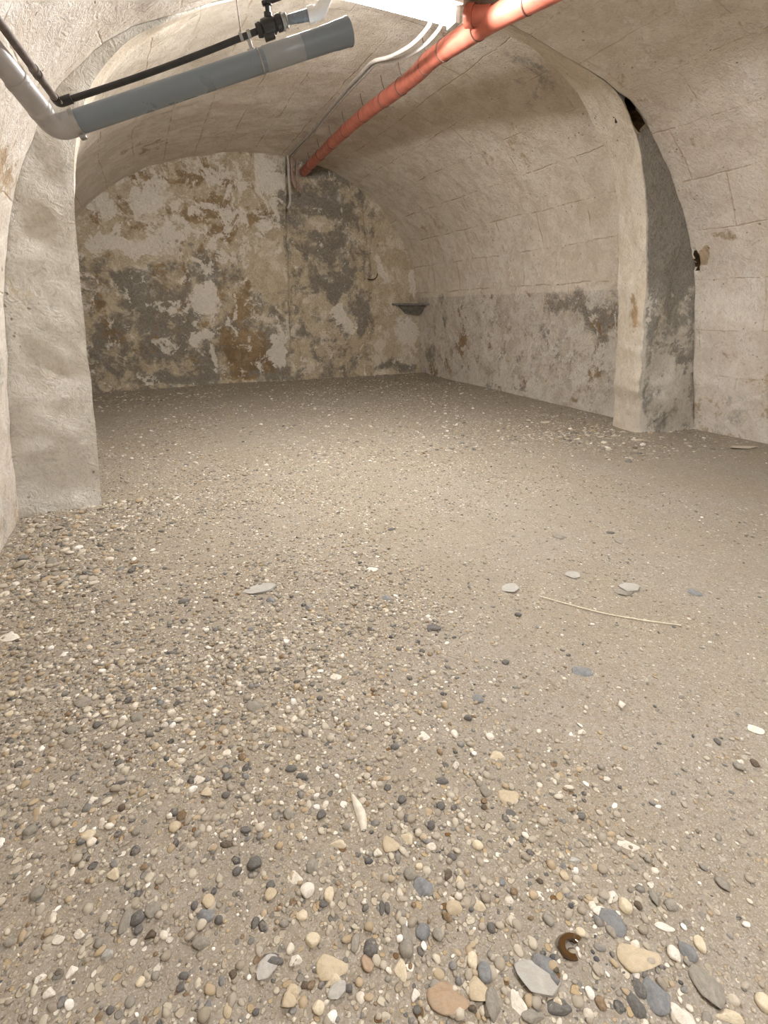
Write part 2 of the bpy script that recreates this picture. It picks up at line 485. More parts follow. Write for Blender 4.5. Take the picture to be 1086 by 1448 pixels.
for k in range(1, nr_ + 1):               # reveal (intrados)
    t = k / nr_
    y = Y_RIB * (1 - t) + Y_RIB2 * t
    r = r_in * (1 - t) + (R_IN2 + chip[::-1] * 0.6) * t
    p = np.stack([CX + r * np.cos(PHI), np.full(NP, y), r * np.sin(PHI)], 1)
    d = (fbm(p, 6.0, 4, 41) - 0.5) * 0.035 * np.clip(np.minimum(t, 1 - t) * 5, 0.0, 1)
    p[:, 0] += d * np.cos(PHI); p[:, 2] += d * np.sin(PHI)
    V.append(p)
for k in range(1, 4):                     # rear return
    t = k / 3
    r = (R_IN2 + chip[::-1] * 0.6) * (1 - t) + (R_REAR0 + 0.06) * t
    V.append(np.stack([CX + r * np.cos(PHI), np.full(NP, Y_RIB2 + 0.004 * k), r * np.sin(PHI)], 1))
V = np.stack(V, 1)                        # (NP, rows, 3)
nrow = V.shape[1]
flat = V.reshape(-1, 3)
uvr = np.zeros((NP, nrow, 2))
arc = np.concatenate([[0], np.cumsum(np.linalg.norm(np.diff(V[:, nf], axis=0), axis=1))])
uvr[:, :, 1] = arc[:, None]; uvr[:, :, 0] = np.arange(nrow)[None] * 0.03
RX = 6.0 * S
st = blobs(flat, [('o', (5.65 * S, Y_RIB, 1.22), (0.3, 0.05, 0.14), .5), ('w', (5.95 * S, Y_RIB, 1.31), (0.25, 0.05, 0.05), .5),
                  ('w', (6.3 * S, Y_RIB, 0.35), (0.3, 0.05, 0.35), .55), ('w', (5.75 * S, Y_RIB, 0.6), (0.2, 0.05, 0.2), .45),
                  ('o', (5.45 * S, Y_RIB + .1, 1.15), (0.14, 0.12, 0.25), .55), ('o', (-.6 * S, Y_RIB, 1.1), (0.35, 0.05, 0.28), .42), ('w', (-.5 * S, Y_RIB, 1.75), (0.35, 0.05, 0.2), .35),
                  ('w', (-.6 * S, Y_RIB, 0.7), (0.3, 0.05, 0.15), .42)])
is_face = np.tile(np.arange(nrow) < nf - 1, NP)
rt = np.repeat(right, nrow) & is_face
up_ = np.clip((flat[:, 2] - 1.22) / 0.12, 0, 1)
st[:, 1] = np.where(rt, np.maximum(st[:, 1], 0.95 * up_ + (1 - up_) * np.clip(0.42 + 0.22 * flat[:, 2] / 1.2, 0, .8)), st[:, 1])
st[:, 2] = np.where(rt, st[:, 2] * (1 - .8 * up_) + (1 - up_) * 0.28, st[:, 2])
dcl = np.exp(-(((flat[:, 0] - 4.68 * S) / 0.17) ** 2 + ((flat[:, 2] - 3.25 * S) / 0.10) ** 2)) * rt
st[:, 0] = np.where(rt & (up_ > .5), np.clip(dcl * 2.2 - .3, 0, 1.2), st[:, 0])
fc = grid_faces(NP, nrow)[:, ::-1]
kk = np.tile(np.arange(nrow - 1), NP - 1)
mi = np.where(kk < nf - 1, 0, 1)
fm_ = flat[fc].mean(1)
mi[(kk < 9) & (np.exp(-(((fm_[:, 0] - 4.70 * S) / 0.15) ** 2 + ((fm_[:, 2] - 3.25 * S) / 0.10) ** 2)) + (fbm(fm_, 25.0, 2, 91) - .5) * .4 > .45) & (fm_[:, 0] > 4.60 * S)] = 2  # cleft faces darkened by colour, as if in deep shade
me = mesh_np('trim_1', flat, fc, uvr.reshape(-1, 2), {'stain': st}, True, mi)
# hard edges where the face turns into the reveal
ed = np.zeros(len(me.edges) * 2, np.int32); me.edges.foreach_get('vertices', ed); ed = ed.reshape(-1, 2)
row = ed % nrow
sharp = (row[:, 0] == row[:, 1]) & ((row[:, 0] == nf - 1) | (row[:, 0] == nf - 1 + nr_))
a = me.attributes.new('sharp_edge', 'BOOLEAN', 'EDGE'); a.data.foreach_set('value', sharp)
o = link('trim_1', me, [M['cement'], M['reveal'], M['cavity_shade']]); o['kind'] = 'structure'

# back wall, slightly skew; its left half stands proud of the right half
nx, nzv = 420, 280
X = np.linspace(-1.15, 4.85, nx); Z = np.linspace(-0.06, 3.25, nzv)
gx, gz = np.meshgrid(X, Z, indexing='ij')
P = np.stack([gx, np.zeros_like(gx), gz], -1).reshape(-1, 3)
edge_x = 2.075 + 0.045 * P[:, 2] + (fbm(P * np.array([0, 0, 1]) + 3.3, 6.0, 3, 51) - 0.5) * 0.05
proud = np.clip((edge_x - P[:, 0]) / 0.02 + 0.5, 0, 1)
lowz = np.clip((P[:, 2] - 0.25) / 0.5, 0.15, 1)
chase_x = np.interp(P[:, 2], [0, 0.62, 1.68, 2.25, 2.87], [3.66, 3.66, 3.66, 3.55, 3.46])
strip = np.clip((P[:, 0] - chase_x) / 0.015 + 0.5, 0, 1) * np.clip((P[:, 2] - 0.5) / 0.2, 0, 1)
groove = np.exp(-((P[:, 0] - chase_x + 0.03) / 0.025) ** 2) * np.clip((P[:, 2] - 1.6) / 0.15, 0, 1)
y = 8.2 + 0.055 * (P[:, 0] + 0.8) - 0.075 * proud * lowz + 0.0 - 0.03 * strip + 0.03 * groove
y += (fbm(P, 2.0, 5, 61) - 0.5) * 0.06 + (fbm(P, 10.0, 3, 66) - 0.5) * 0.018
y -= 0.05 * np.clip(1 - P[:, 2] / 0.10, 0, 1) ** 1.5
Pw = P.copy(); Pw[:, 1] = y
BW = [('w', 0.75, 2.75, 1.48, 0.32), ('o', 0.23, 2.65, 0.14, 0.1), ('o', 1.04, 2.72, 0.31, 0.12), ('o', 1.02, 2.32, 0.7, 0.15), ('o', 0.62, 1.97, 0.21, 0.14), ('o', 1.19, 2.08, 0.22, 0.14), ('w', 0.09, 1.9, 0.5, 0.14), ('g', 0.12, 0.99, 0.43, 0.55), ('g', 0.62, 0.98, 0.35, 0.29), ('g', 0.33, 0.55, 0.6, 0.39), ('g', -0.13, 1.35, 0.54, 0.22), ('g', -0.51, 0.72, 0.35, 0.36), ('g', 0.92, 1.6, 0.3, 0.27), ('w', 0.89, 1.18, 0.14, 0.33), ('w', 0.75, 0.69, 0.2, 0.1), ('o', 1.36, 0.46, 0.39, 0.47), ('o', 1.37, 1.08, 0.27, 0.25), ('g', 1.38, 0.11, 0.28, 0.11), ('w', 0.91, 0.32, 0.06, 0.21), ('w', 1.26, 1.06, 0.06, 0.2), ('w', 1.84, 0.55, 0.16, 0.37), ('w', 1.95, 2.8, 0.25, 0.35), ('g', 2.84, 2.3, 0.67, 0.75), ('g', 3.0, 1.5, 0.5, 0.35), ('w', 3.03, 0.94, 0.13, 0.15), ('g', 3.41, 0.98, 0.2, 0.33), ('w', 4.39, 1.54, 0.09, 0.22), ('w', 4.31, 0.72, 0.18, 0.35), ('g', 4.08, 0.12, 0.45, 0.1), ('g', 2.7, 2.95, 0.6, 0.16), ('w', 3.75, 1.75, 0.08, 0.2), ('g', 0.3, 0.1, 0.9, 0.12)]
AM = {'w': .80, 'o': .78, 'g': .78}
st = blobs(P, [(c, (x, 0, z), (rx * 1.1, 1, rz * 1.1), AM[c]) for c, x, z, rx, rz in BW if (c, rx) != ('w', 1.48)])
tanblk = np.exp(-(((P[:, 0] - 1.84) / 0.3) ** 4 + ((P[:, 2] - 1.68) / 0.36) ** 4))
lefth = np.clip((2.1 - P[:, 0]) / 0.05, 0, 1)
upper = np.clip((P[:, 2] - 1.55) / 0.35, 0, 1)
# whitewash survives high on the left half, damp has darkened the lower left, grey render covers the right half
st[:, 2] = np.maximum(st[:, 2], lefth * (0.47 * upper + 0.28 * (1 - upper)) + (1 - lefth) * 0.22)
st[:, 0] = np.maximum(st[:, 0], lefth * (0.33 * upper + 0.30 * (1 - upper)) + (1 - lefth) * 0.12)
st[:, 1] = np.maximum(st[:, 1], lefth * (0.10 * upper + 0.50 * (1 - upper)) + (1 - lefth) * 0.42 * (P[:, 0] < 3.6))
for k in range(3): st[:, k] *= 1 - 0.75 * tanblk
tan2 = np.exp(-(((P[:, 0] - 2.75) / 0.3) ** 4 + ((P[:, 2] - 2.33) / 0.10) ** 4)); st[:, 1] *= 1 - 0.7 * tan2
me = mesh_np('wall_back', Pw, grid_faces(nx, nzv), P[:, [0, 2]], {'stain': st})
o = link('wall_back', me, M['back']); o['kind'] = 'structure'

# the end wall behind the photographer closes the cellar
P = np.array([(-1.1, Y_START + .02, -.1), (5.2, Y_START + .02, -.1), (5.2, Y_START + .02, 3.0), (-1.1, Y_START + .02, 3.0)])
me = mesh_np('wall_front', P, np.array([[0, 1, 2, 3]]), P[:, [0, 2]], {'stain': np.tile([0, 0, 0.3, 1.0], (4, 1))}, False)
o = link('wall_front', me, M['front']); o['kind'] = 'structure'


# ------------------------------------------------------------------ floor
def floor_z(xy):
    p = np.column_stack([xy, np.zeros(len(xy))])
    z = (fbm(p, 0.9, 3, 71) - 0.5) * 0.03 + (fbm(p, 5.0, 3, 72) - 0.5) * 0.012
    # rubble and sand heaped along the pier feet and walls
    z += 0.03 * np.exp(-((xy[:, 1] - 8.25) / 0.15) ** 2)
    z += 0.035 * np.exp(-((xy[:, 0] - 4.1) / 0.35) ** 2 - ((xy[:, 1] - 3.15) / 0.14) ** 2)
    z += 0.02 * np.exp(-((xy[:, 0] + 0.6) / 0.3) ** 2 - ((xy[:, 1] - 3.2) / 0.15) ** 2)
    return z - 0.004


def sandy(xy):
    """1 where fine sand lies over the gravel (right of the middle), 0 where pebbles lie open"""
    p = np.column_stack([xy, np.zeros(len(xy))])
    a = 1 / (1 + np.exp(-(xy[:, 0] - 0.62 - 0.12 * xy[:, 1]) * 6.0))
    s = 0.30 + 0.62 * a * (xy[:, 1] < 3.4) + (fbm(p, 1.6, 4, 81) - 0.5) * 1.3
    s -= 0.9 * np.exp(-((xy[:, 1] - 0.12 + 0.45 * xy[:, 0]) / 0.24) ** 2)      # coarse band nearest the camera
    s -= 0.75 * np.exp(-((xy[:, 0] + 0.55) / 0.28) ** 2) * (xy[:, 1] > 1.2) * (xy[:, 1] < 3.3)
    s -= 0.5 * np.exp(-((xy[:, 1] - 3.3) / 0.4) ** 2)
    return np.clip(s, 0, 1)


fx = np.concatenate([np.linspace(-1.3, 2.4, 300), np.linspace(2.42, 5.3, 110)])
fy = np.concatenate([np.linspace(Y_START - .1, -0.25, 40), np.linspace(-0.23, 3.2, 300), np.linspace(3.22, 8.75, 170)])
gx, gy = np.meshgrid(fx, fy, indexing='ij')
xy = np.stack([gx, gy], -1).reshape(-1, 2)
P = np.column_stack([xy, floor_z(xy)])
sa = sandy(xy)
cols = np.column_stack([sa, sa, sa, np.ones(len(sa))])
N = NT('sandy_gravel_floor', 0.95, 0.15)
C_ = N.coord()
sat = N.n('ShaderNodeAttribute', 2, {'attribute_name': 'sand'})
n1 = N.noise(C_, 1.4, 5, 0.6)
n2 = N.noise(C_, 9.0, 6, 0.65, 0.8)
n3 = N.noise(C_, 90.0, 4, 0.7, 0.6)
n4 = N.noise(C_, 260.0, 2, 0.6)
sandc = N.mix(N.ramp(n1, 0.35, 0.65), srgb(152, 145, 135), srgb(149, 139, 124))
sandc = N.mix(N.ramp(n2, 0.35, 0.7, 0.0, 0.6), sandc, srgb(134, 127, 116))
sandc = N.mix(N.ramp(n3, 0.38, 0.62, 0, 0.7), sandc, srgb(132, 121, 104))
sandc = N.mix(N.ramp(n4, 0.55, 0.7, 0, 0.55), sandc, srgb(196, 188, 172))
sandc = N.mix(N.ramp(n4, 0.28, 0.4, 0.5, 0), sandc, srgb(92, 80, 64))
warp = N.mix(0.02, C_, N.noise(C_, 30, 2, 0.5, 0, 1), 'ADD')


def cells(scale, lo, hi, share):
    v1 = N.n('ShaderNodeTexVoronoi', 0, None, Vector=warp, Scale=scale)
    vc = N.n('ShaderNodeTexVoronoi', 1, None, Vector=warp, Scale=scale)
    sp = N.t.nodes.new('ShaderNodeSeparateColor'); N.put(sp.inputs[0], vc)
    r = N.t.nodes.new('ShaderNodeValToRGB')
    N.put(r.inputs[0], sp.outputs[0])
    r.color_ramp.interpolation = 'CONSTANT'
    pal = [(0.0, (172, 161, 142)), (0.3, (148, 137, 119)), (0.5, (186, 176, 157)), (0.64, (168, 148, 116)), (0.74, (216, 209, 196)), (0.82, (122, 118, 111)), (0.91, (98, 96, 92)), (0.96, (110, 84, 56))]
    e = r.color_ramp.elements
    while len(e) < len(pal): e.new(0.5)
    for q, (pos, c) in zip(e, pal): q.position = pos; q.color = srgb(*c)
    inside = N.ramp(v1, lo, hi, 1, 0)
    keep = N.ramp(sp.outputs[1], share - 0.02, share + 0.02, 1, 0)
    return r.outputs[0], N.math('MULTIPLY', inside, keep)


c1, m1 = cells(95.0, 0.34, 0.46, 0.42)
c2, m2 = cells(48.0, 0.34, 0.44, 0.38)
open_ = N.ramp(sat, 0.2, 0.85, 1.0, 0.45)
col = N.mix(N.math('MULTIPLY', m1, open_), sandc, c1)
m2b = N.math('MULTIPLY', m2, N.ramp(sat, 0.3, 0.8, 1, 0.25))
col = N.mix(m2b, col, c2)
h = N.math('ADD', N.math('MULTIPLY', n3, 0.5), N.math('ADD', N.math('MULTIPLY', m1, 0.45), N.math('MULTIPLY', m2b, 0.8)))
M['floor'] = N.out(col, N.bump(h, 0.8, 0.006))
me = mesh_np('floor', P, grid_faces(len(fx), len(fy)), xy, {'sand': cols})
o = link('floor', me, M['floor']); o['kind'] = 'structure'

# ------------------------------------------------------------------ pipes, cables, lamp
def smooth_path(pts, step=0.02):
    """Catmull-Rom through the points, resampled"""
    p = np.array(pts, float)
    p = np.vstack([2 * p[0] - p[1], p, 2 * p[-1] - p[-2]])
    out = []
    for i in range(1, len(p) - 2):
        n = max(2, int(np.linalg.norm(p[i + 1] - p[i]) / step))
        for t in np.linspace(0, 1, n, endpoint=False):
            a, b, c, d = p[i - 1], p[i], p[i + 1], p[i + 2]
            out.append(0.5 * (2 * b + (c - a) * t + (2 * a - 5 * b + 4 * c - d) * t * t + (3 * b - a - 3 * c + d) * t ** 3))
    out.append(p[-2])
    return np.array(out)


def fillet(pts, radius, n=10):
    """round the corners of a polyline"""
    p = [np.array(q, float) for q in pts]
    out = [p[0]]
    for a, b, c in zip(p, p[1:], p[2:]):
        u, w = a - b, c - b
        u /= np.linalg.norm(u); w /= np.linalg.norm(w)
        s, e = b + u * radius, b + w * radius
        for t in np.linspace(0, 1, n):
            out.append((1 - t) ** 2 * s + 2 * t * (1 - t) * b + t * t * e)
    out.append(p[-1])
    return np.array(out)


def sweep(bm, path, radii, seg=24, caps=True):
    """tube along a path with a radius per point, added to a bmesh"""
    path = [Vector(q) for q in path]
    if not hasattr(radii, '__len__'): radii = [radii] * len(path)
    tn = []
    for i in range(len(path)):
        d = path[min(i + 1, len(path) - 1)] - path[max(i - 1, 0)]
        if d.length < 1e-7: d = tn[-1] if tn else Vector((0, 0, 1))
        tn.append(d.normalized())
    up = Vector((0, 0, 1)) if abs(tn[0].z) < 0.9 else Vector((1, 0, 0))
    nrm = (up - tn[0] * up.dot(tn[0])).normalized()
    rings = []
    for q, t, r in zip(path, tn, radii):
        nrm = (nrm - t * nrm.dot(t)).normalized()
        bi = t.cross(nrm)
        rings.append([bm.verts.new(q + (nrm * math.cos(a) + bi * math.sin(a)) * r) for a in (2 * math.pi * k / seg for k in range(seg))])
    for a, b in zip(rings, rings[1:]):
        for k in range(seg):
            bm.faces.new((a[k], a[(k + 1) % seg], b[(k + 1) % seg], b[k]))
    if caps:
        bm.faces.new(rings[0][::-1]); bm.faces.new(rings[-1])


def box(bm, c, sx, sy, sz, rot=None, bevel=0.0):
    r = bmesh.ops.create_cube(bm, size=1.0)
    m = Matrix.Translation(Vector(c)) @ (rot.to_4x4() if rot else Matrix.Identity(4)) @ Matrix.Diagonal((sx, sy, sz, 1))
    bmesh.ops.transform(bm, matrix=m, verts=r['verts'])
    if bevel:
        es = {e for v in r['verts'] for e in v.link_edges}
        bmesh.ops.bevel(bm, geom=list(es), offset=bevel, segments=2, affect='EDGES', profile=0.7)


def bm_obj(name, bm, mat, parent=None, auto=35):
    bmesh.ops.recalc_face_normals(bm, faces=bm.faces)
    me = bpy.data.meshes.new(name)
    lim = math.radians(auto)
    for f in bm.faces: f.smooth = True
    for e in bm.edges:
        if len(e.link_faces) == 2 and e.calc_face_angle(0) > lim: e.smooth = False
    bm.to_mesh(me); bm.free()
    return link(name, me, mat, parent)


def tube_obj(name, path, radii, mat, parent=None, seg=24):
    bm = bmesh.new(); sweep(bm, path, radii, seg)
    return bm_obj(name, bm, mat, parent)


def frame_dir(a, b):
    """rotation whose local x runs along a->b"""
    x = (Vector(b) - Vector(a)).normalized()
    y = Vector((0, 0, 1)).cross(x).normalized()
    z = x.cross(y)
    return Matrix((x, y, z)).transposed()


def lathe(bm, a, d, prof, seg=24):
    """prof: (distance along d from a, radius)"""
    d = Vector(d).normalized()
    sweep_pts = [Vector(a) + d * s for s, r in prof]
    # keep coincident stations apart so tangents stay defined
    up = Vector((0, 0, 1)) if abs(d.z) < 0.9 else Vector((1, 0, 0))
    n = (up - d * up.dot(d)).normalized(); b = d.cross(n)
    rings = [[bm.verts.new(p + (n * math.cos(t) + b * math.sin(t)) * r) for t in (2 * math.pi * k / seg for k in range(seg))] for p, (s, r) in zip(sweep_pts, prof)]
    for p, q in zip(rings, rings[1:]):
        for k in range(seg):
            bm.faces.new((p[k], p[(k + 1) % seg], q[(k + 1) % seg], q[k]))
    bm.faces.new(rings[0][::-1]); bm.faces.new(rings[-1])


# -- grey drain pipe: dusty leg along the left wall, elbow, run rising to the right, socket at its end
n_before = set(bpy.data.objects)
GR = 0.0455
Pe, Pr = Vector((-0.222, 3.03, 1.838)), Vector((1.065, 2.782, 2.292))
Pl = Pe + (Vector((-0.346, 2.843, 1.997)) - Pe).normalized() * 0.48
t = thing('drain_pipe', 'grey plastic drain pipe with an elbow at the left wall and a socket end', 'pipe', Pe)
dl, dr = (Pl - Pe).normalized(), (Pr - Pe).normalized()
tube_obj('wall_leg', [Pl, Pl.lerp(Pe, .5), Pe + dl * 0.10], GR, M['pvc_dusty'], t, 40)['label'] = 'dusty beige-grey leg of the drain pipe'
bm = bmesh.new()
el = fillet([Pe + dl * 0.20, Pe, Pe + dr * 0.10], 0.055, 12)
rr = [GR * 1.05] * len(el)
sweep(bm, el, rr, 40)
for s in (0.20, 0.085):
    lathe(bm, Pe + dl * (s + .012), -dl, [(0, GR * 1.05), (.004, GR * 1.1), (.020, GR * 1.1), (.024, GR * 1.05)], 40)
bm_obj('elbow', bm, M['pvc_dusty'], t)
tube_obj('pipe_run', [Pe + dr * 0.09, Pe.lerp(Pr, .5), Pe + dr * ((Pr - Pe).length - 0.16)], GR, M['pvc_grey'], t, 40)
bm = bmesh.new()
L = (Pr - Pe).length
lathe(bm, Pe + dr * (L - 0.215), dr, [(0, GR * 1.0), (0.002, GR * 1.06), (.145, GR * 1.08), (.165, GR * 1.14), (.215, GR * 1.15), (.222, GR * 1.19), (.236, GR * 1.19), (.24, GR * 1.12), (.24, GR * .98), (.12, GR * .96)], 40)
bm_obj('socket', bm, M['pvc_grey'], t)
bm = bmesh.new()
lathe(bm, Pe + dr * (L - 0.40), dr, [(0, GR), (.003, GR * 1.045), (.185, GR * 1.045), (.188, GR)], 40)
bm_obj('coupling_sleeve', bm, M['pvc_pale'], t)['label'] = 'paler grey sleeve beside the socket'
bm = bmesh.new()
lathe(bm, Pe + dr * 0.085, dr, [(0, GR * 1.02), (0, GR * 1.13), (.020, GR * 1.13), (.020, GR * 1.02)], 40)
c = Pe + dr * 0.095
perp = Vector((0, 0, -1)); perp = (perp - dr * perp.dot(dr)).normalized()
box(bm, c + perp * GR * 1.16, .026, .03, .02, frame_dir(Pe, Pr), .003)
bm_obj('pipe_clamp', bm, M['zinc'], t)
bm = bmesh.new()
lathe(bm, Pe + dr * (L - 0.425), dr, [(0, GR * 1.01), (0, GR * 1.07), (.007, GR * 1.07), (.007, GR * 1.01)], 40)
bm_obj('pipe_clamp', bm, M['zinc'], t)

# -- black water pipe with a valve
BR = 0.0130
Be, Bv0, Bv1 = Vector((-0.20, 3.205, 1.985)), Vector((0.718, 2.944, 2.308)), Vector((0.813, 2.915, 2.338))
db = (Bv0 - Be).normalized()
Bl = Vector((-0.308, 2.71, 2.07)); dbl = (Bl - Be).normalized()
t = thing('water_pipe', 'thin black water pipe with a shut-off valve above the thick grey drain pipe', 'pipe', Be)
tube_obj('wall_leg', [Be + dbl * 0.03, Be + dbl * .3, Be + dbl * 0.70], BR * 1.25, M['black_dusty'], t)['label'] = 'dusty brown-grey leg of the pipe along the wall'
for s in (0.20, 0.235):
    bm = bmesh.new()
    lathe(bm, Be + dbl * s, dbl, [(0, BR * 1.2), (0, BR * 1.55), (.014, BR * 1.55), (.014, BR * 1.2)])
    bm_obj('pipe_clip', bm, M['black_dusty'], t)
bm = bmesh.new()
pe = fillet([Be + dbl * 0.05, Be, Be + db * 0.065], 0.022, 8)
sweep(bm, pe, BR * 1.45, 24)
elb = bm_obj('elbow', bm, M['black'], t)
bm = bmesh.new()
lathe(bm, Be + Vector((.012, -.017, .0)), (0.15, -1, 0.1), [(0, .008), (.006, .008), (.008, .005), (.010, .005)], 12)
bm_obj('screw', bm, M['zinc'], elb)
n_ = 14
path = [Be.lerp(Bv0, k / n_) + Vector((0, 0, -.010 * math.sin(math.pi * k / n_))) for k in range(n_ + 1)]
tube_obj('pipe_run', path, BR, M['black'], t)
bm = bmesh.new()
lathe(bm, Bv0 - db * .03, db, [(0, .016), (0, .026), (.016, .029), (.022, .029), (.024, .024), (.032, .034), (.058, .036), (.084, .034), (.092, .026), (.097, .026), (.098, .032), (.118, .032), (.122, .024), (.128, .018)], 20)
box(bm, Bv0 + db * .028 + Vector((0, -.006, -.036)), .05, .03, .026, frame_dir(Be, Bv0), .005)
valve = bm_obj('valve_body', bm, M['black'], t)
vc = Bv0 + db * .028
bm = bmesh.new()
lathe(bm, vc + Vector((0, 0, .03)), (0.0, -0.12, 1), [(0, .018), (.02, .018), (.022, .011), (.05, .011)], 16)
hr = frame_dir(Be, Bv0)
lathe(bm, vc + Vector((0, -.006, .074)), (0.0, -0.12, 1), [(0, .014), (.002, .019), (.014, .019), (.016, .014)], 16)
box(bm, vc + db * .026 + Vector((0, -.008, .084)), .105, .024, .014, hr, .005)
bm_obj('valve_handle', bm, M['black'], valve)
bm = bmesh.new()
lathe(bm, Bv0 + db * .092, db, [(0, .03), (.002, .034), (.008, .034), (.010, .026), (.020, .026), (.024, .032), (.03, .024)], 20)
bm_obj('union_ring', bm, M['zinc'], t)
bm = bmesh.new()
e0 = Bv0 + db * .115
dq = (Vector((0.955, 2.868, 2.376)) - e0).normalized()
lathe(bm, e0, dq, [(0, .0165), (.012, .0165), (.014, .018), (.115, .023), (.118, .023)], 20)
bm_obj('connector', bm, M['pvc_grey'], t)['label'] = 'dark grey connector'
bm = bmesh.new()
a = e0 + dq * .108
sweep(bm, fillet([a, a + dq * .055, a + dq * .055 + Vector((.045, .004, .085)), a + dq * .055 + Vector((.05, .004, .60))], .022, 8), .0275, 20)
lathe(bm, a - dq * .003, dq, [(0, .027), (0, .031), (.03, .031), (.03, .027)], 20)
lathe(bm, a + dq * .055 + Vector((.045, .004, .075)), (0.07, 0, 1), [(0, .028), (0, .033), (.028, .033), (.028, .028)], 20)
bm_obj('elbow', bm, M['white'], t)['label'] = 'white plastic end elbow'
bm = bmesh.new()
lathe(bm, Bv0 - db * .115, db, [(0, BR), (0, BR * 1.25), (.014, BR * 1.25), (.014, BR)])
bm_obj('pipe_clip', bm, M['zinc'], t)
bm = bmesh.new()
q = Bv0 - db * .078
lathe(bm, q, db, [(0, BR), (0, BR * 1.25), (.016, BR * 1.25), (.016, BR)])
box(bm, q + db * .008 + Vector((0.004, 0, -.042)), .016, .006, .05, hr, .002)
box(bm, q + db * .008 + Vector((0.004, 0, -.058)), .034, .012, .012, hr, .003)
bm_obj('pipe_clip', bm, M['zinc'], t)['label'] = 'metal clip with a tab down to the drain pipe'

# thin wire that carries the black pipe from the vault
q = Bv0 - db * .108 + Vector((0, 0, BR * 1.1))
w = tube_obj('hanging_wire', [q, q + Vector((-.003, .012, .08)), q + Vector((-.02, .05, .56))], .0022, M['wire'], None, 8)
tag(w, 'thin rusty wire hanging from the vault down to the black water pipe', 'wire')

# both pipes were drawn for a wider bore: bring them to 110 mm and set the elbow at the left wall
K, E0, E1 = 0.786, Vector((-0.222, 3.03, 1.838)), Vector((-0.1745, 2.3816, 1.680))
for o in set(bpy.data.objects) - n_before:
    if o.type == 'EMPTY':
        o.location = E1 + (o.location - E0) * K
for o in set(bpy.data.objects) - n_before:
    if o.type == 'MESH':
        o.data.transform(Matrix.Translation(E1) @ Matrix.Scale(K, 4) @ Matrix.Translation(-E0))
        if o.parent: o.matrix_parent_inverse = Matrix.Translation(-Vector(o.parent.location))

# -- orange pipe under the crown
ORP = [(2.50, 8.44, 2.985), (2.415, 7.372, 2.95), (2.341, 6.378, 2.915), (2.295, 5.44, 2.875), (2.262, 4.753, 2.825), (2.215, 4.276, 2.782), (2.150, 3.931, 2.745), (2.085, 3.444, 2.668), (2.060, 3.115, 2.622), (2.072, 2.805, 2.588), (2.15, 2.35, 2.56), (2.25, 1.7, 2.56)]
OR_R = 0.059
op = smooth_path(ORP, 0.05)
t = thing('orange_pipe', 'orange plastic pipe slung under the crown of the vault from the back wall', 'pipe', ORP[7])
cum = np.concatenate([[0], np.cumsum(np.linalg.norm(np.diff(op, axis=0), axis=1))])
wob = [OR_R * (1 + 0.02 * math.sin(s * 9.0)) for s in cum]
tube_obj('pipe_run', op, wob, M['orange'], t, 36)


def at_len(s):
    i = min(int(np.searchsorted(cum, s)), len(cum) - 1); i = max(i, 1)
    f = (s - cum[i - 1]) / max(cum[i] - cum[i - 1], 1e-9)
    p = op[i - 1] * (1 - f) + op[i] * f
    return Vector(p), Vector(op[i] - op[i - 1]).normalized()


for s in (0.55, 1.15, 1.75, 2.3, 2.9, 3.45, 3.85, 4.42, 4.78, 5.28, 5.72):
    p, d = at_len(s)
    d = (d + Vector((random.uniform(-.12, .12), 0, random.uniform(-.1, .1)))).normalized()
    bm = bmesh.new()
    lathe(bm, p - d * .005, d, [(0, OR_R * .99), (0, OR_R * 1.055), (.009, OR_R * 1.055), (.009, OR_R * .99)], 36)
    sweep(bm, [p + Vector((0, 0, OR_R * .98)), p + Vector((-.02, .01, OR_R + .05)), p + Vector((-.03, .02, OR_R + .11))], .003, 8)
    bm_obj('wire_tie', bm, M['wire'], t)
p, d = at_len(5.42)
bm = bmesh.new()
side = Vector((-0.55, 0.75, 0.16)).normalized()
lathe(bm, p + Vector((-.01, 0, .02)), side, [(0, .045), (.10, .045), (.10, .054), (.15, .054), (.15, .042), (.12, .042)], 28)
bm_obj('branch_stub', bm, M['orange'], t)

# -- the pair of pale conduits from the lamp to the back wall, and the loose ends at the back
CB = [(1.76, 3.12, 2.638), (1.85, 3.35, 2.66), (1.888, 3.642, 2.68), (1.900, 3.997, 2.74), (1.855, 4.246, 2.79), (1.89, 4.553, 2.83), (1.98, 5.368, 2.91), (2.135, 6.81, 3.01), (2.195, 7.651, 3.065), (2.24, 8.10, 3.10)]
for k, (dx, dz) in enumerate(((-.022, 0), (.022, -.004))):
    pts = []
    for i, q in enumerate(CB):
        spread = (1.6 if i < 4 else 0.75)
        pts.append((q[0] + dx * spread, q[1], q[2] + dz))
    w = tube_obj('conduit', smooth_path(pts, .05), .0125, M['cable'], None, 12)
    tag(w, ('pale grey conduit from the lamp along the vault, the left of the pair', 'pale grey conduit from the lamp along the vault, right of the pair')[k], 'cable', 'conduits under the vault')
HG = [((2.27, 8.17, 3.13), (2.262, 8.15, 3.0), (2.255, 8.15, 2.87), (2.30, 8.15, 2.72)),
      ((2.215, 8.17, 3.13), (2.212, 8.15, 3.0), (2.205, 8.15, 2.85), (2.205, 8.15, 2.56), (2.165, 8.16, 2.46)),
      ((2.335, 8.12, 3.07), (2.32, 8.10, 2.98), (2.315, 8.10, 2.84), (2.355, 8.10, 2.66))]
for k, h in enumerate(HG):
    w = tube_obj('loose_cable', smooth_path(h, .03), .021 - .003 * k, M['pinkcable'] if k != 1 else M['cable'], None, 10)
    tag(w, ('short pinkish cable end hanging at the back wall beside the orange pipe', 'long grey cable end hanging lowest beside the left half of the back wall', 'pinkish cable end hanging nearest the end of the orange pipe')[k], 'cable', 'cable ends hanging at the back wall')

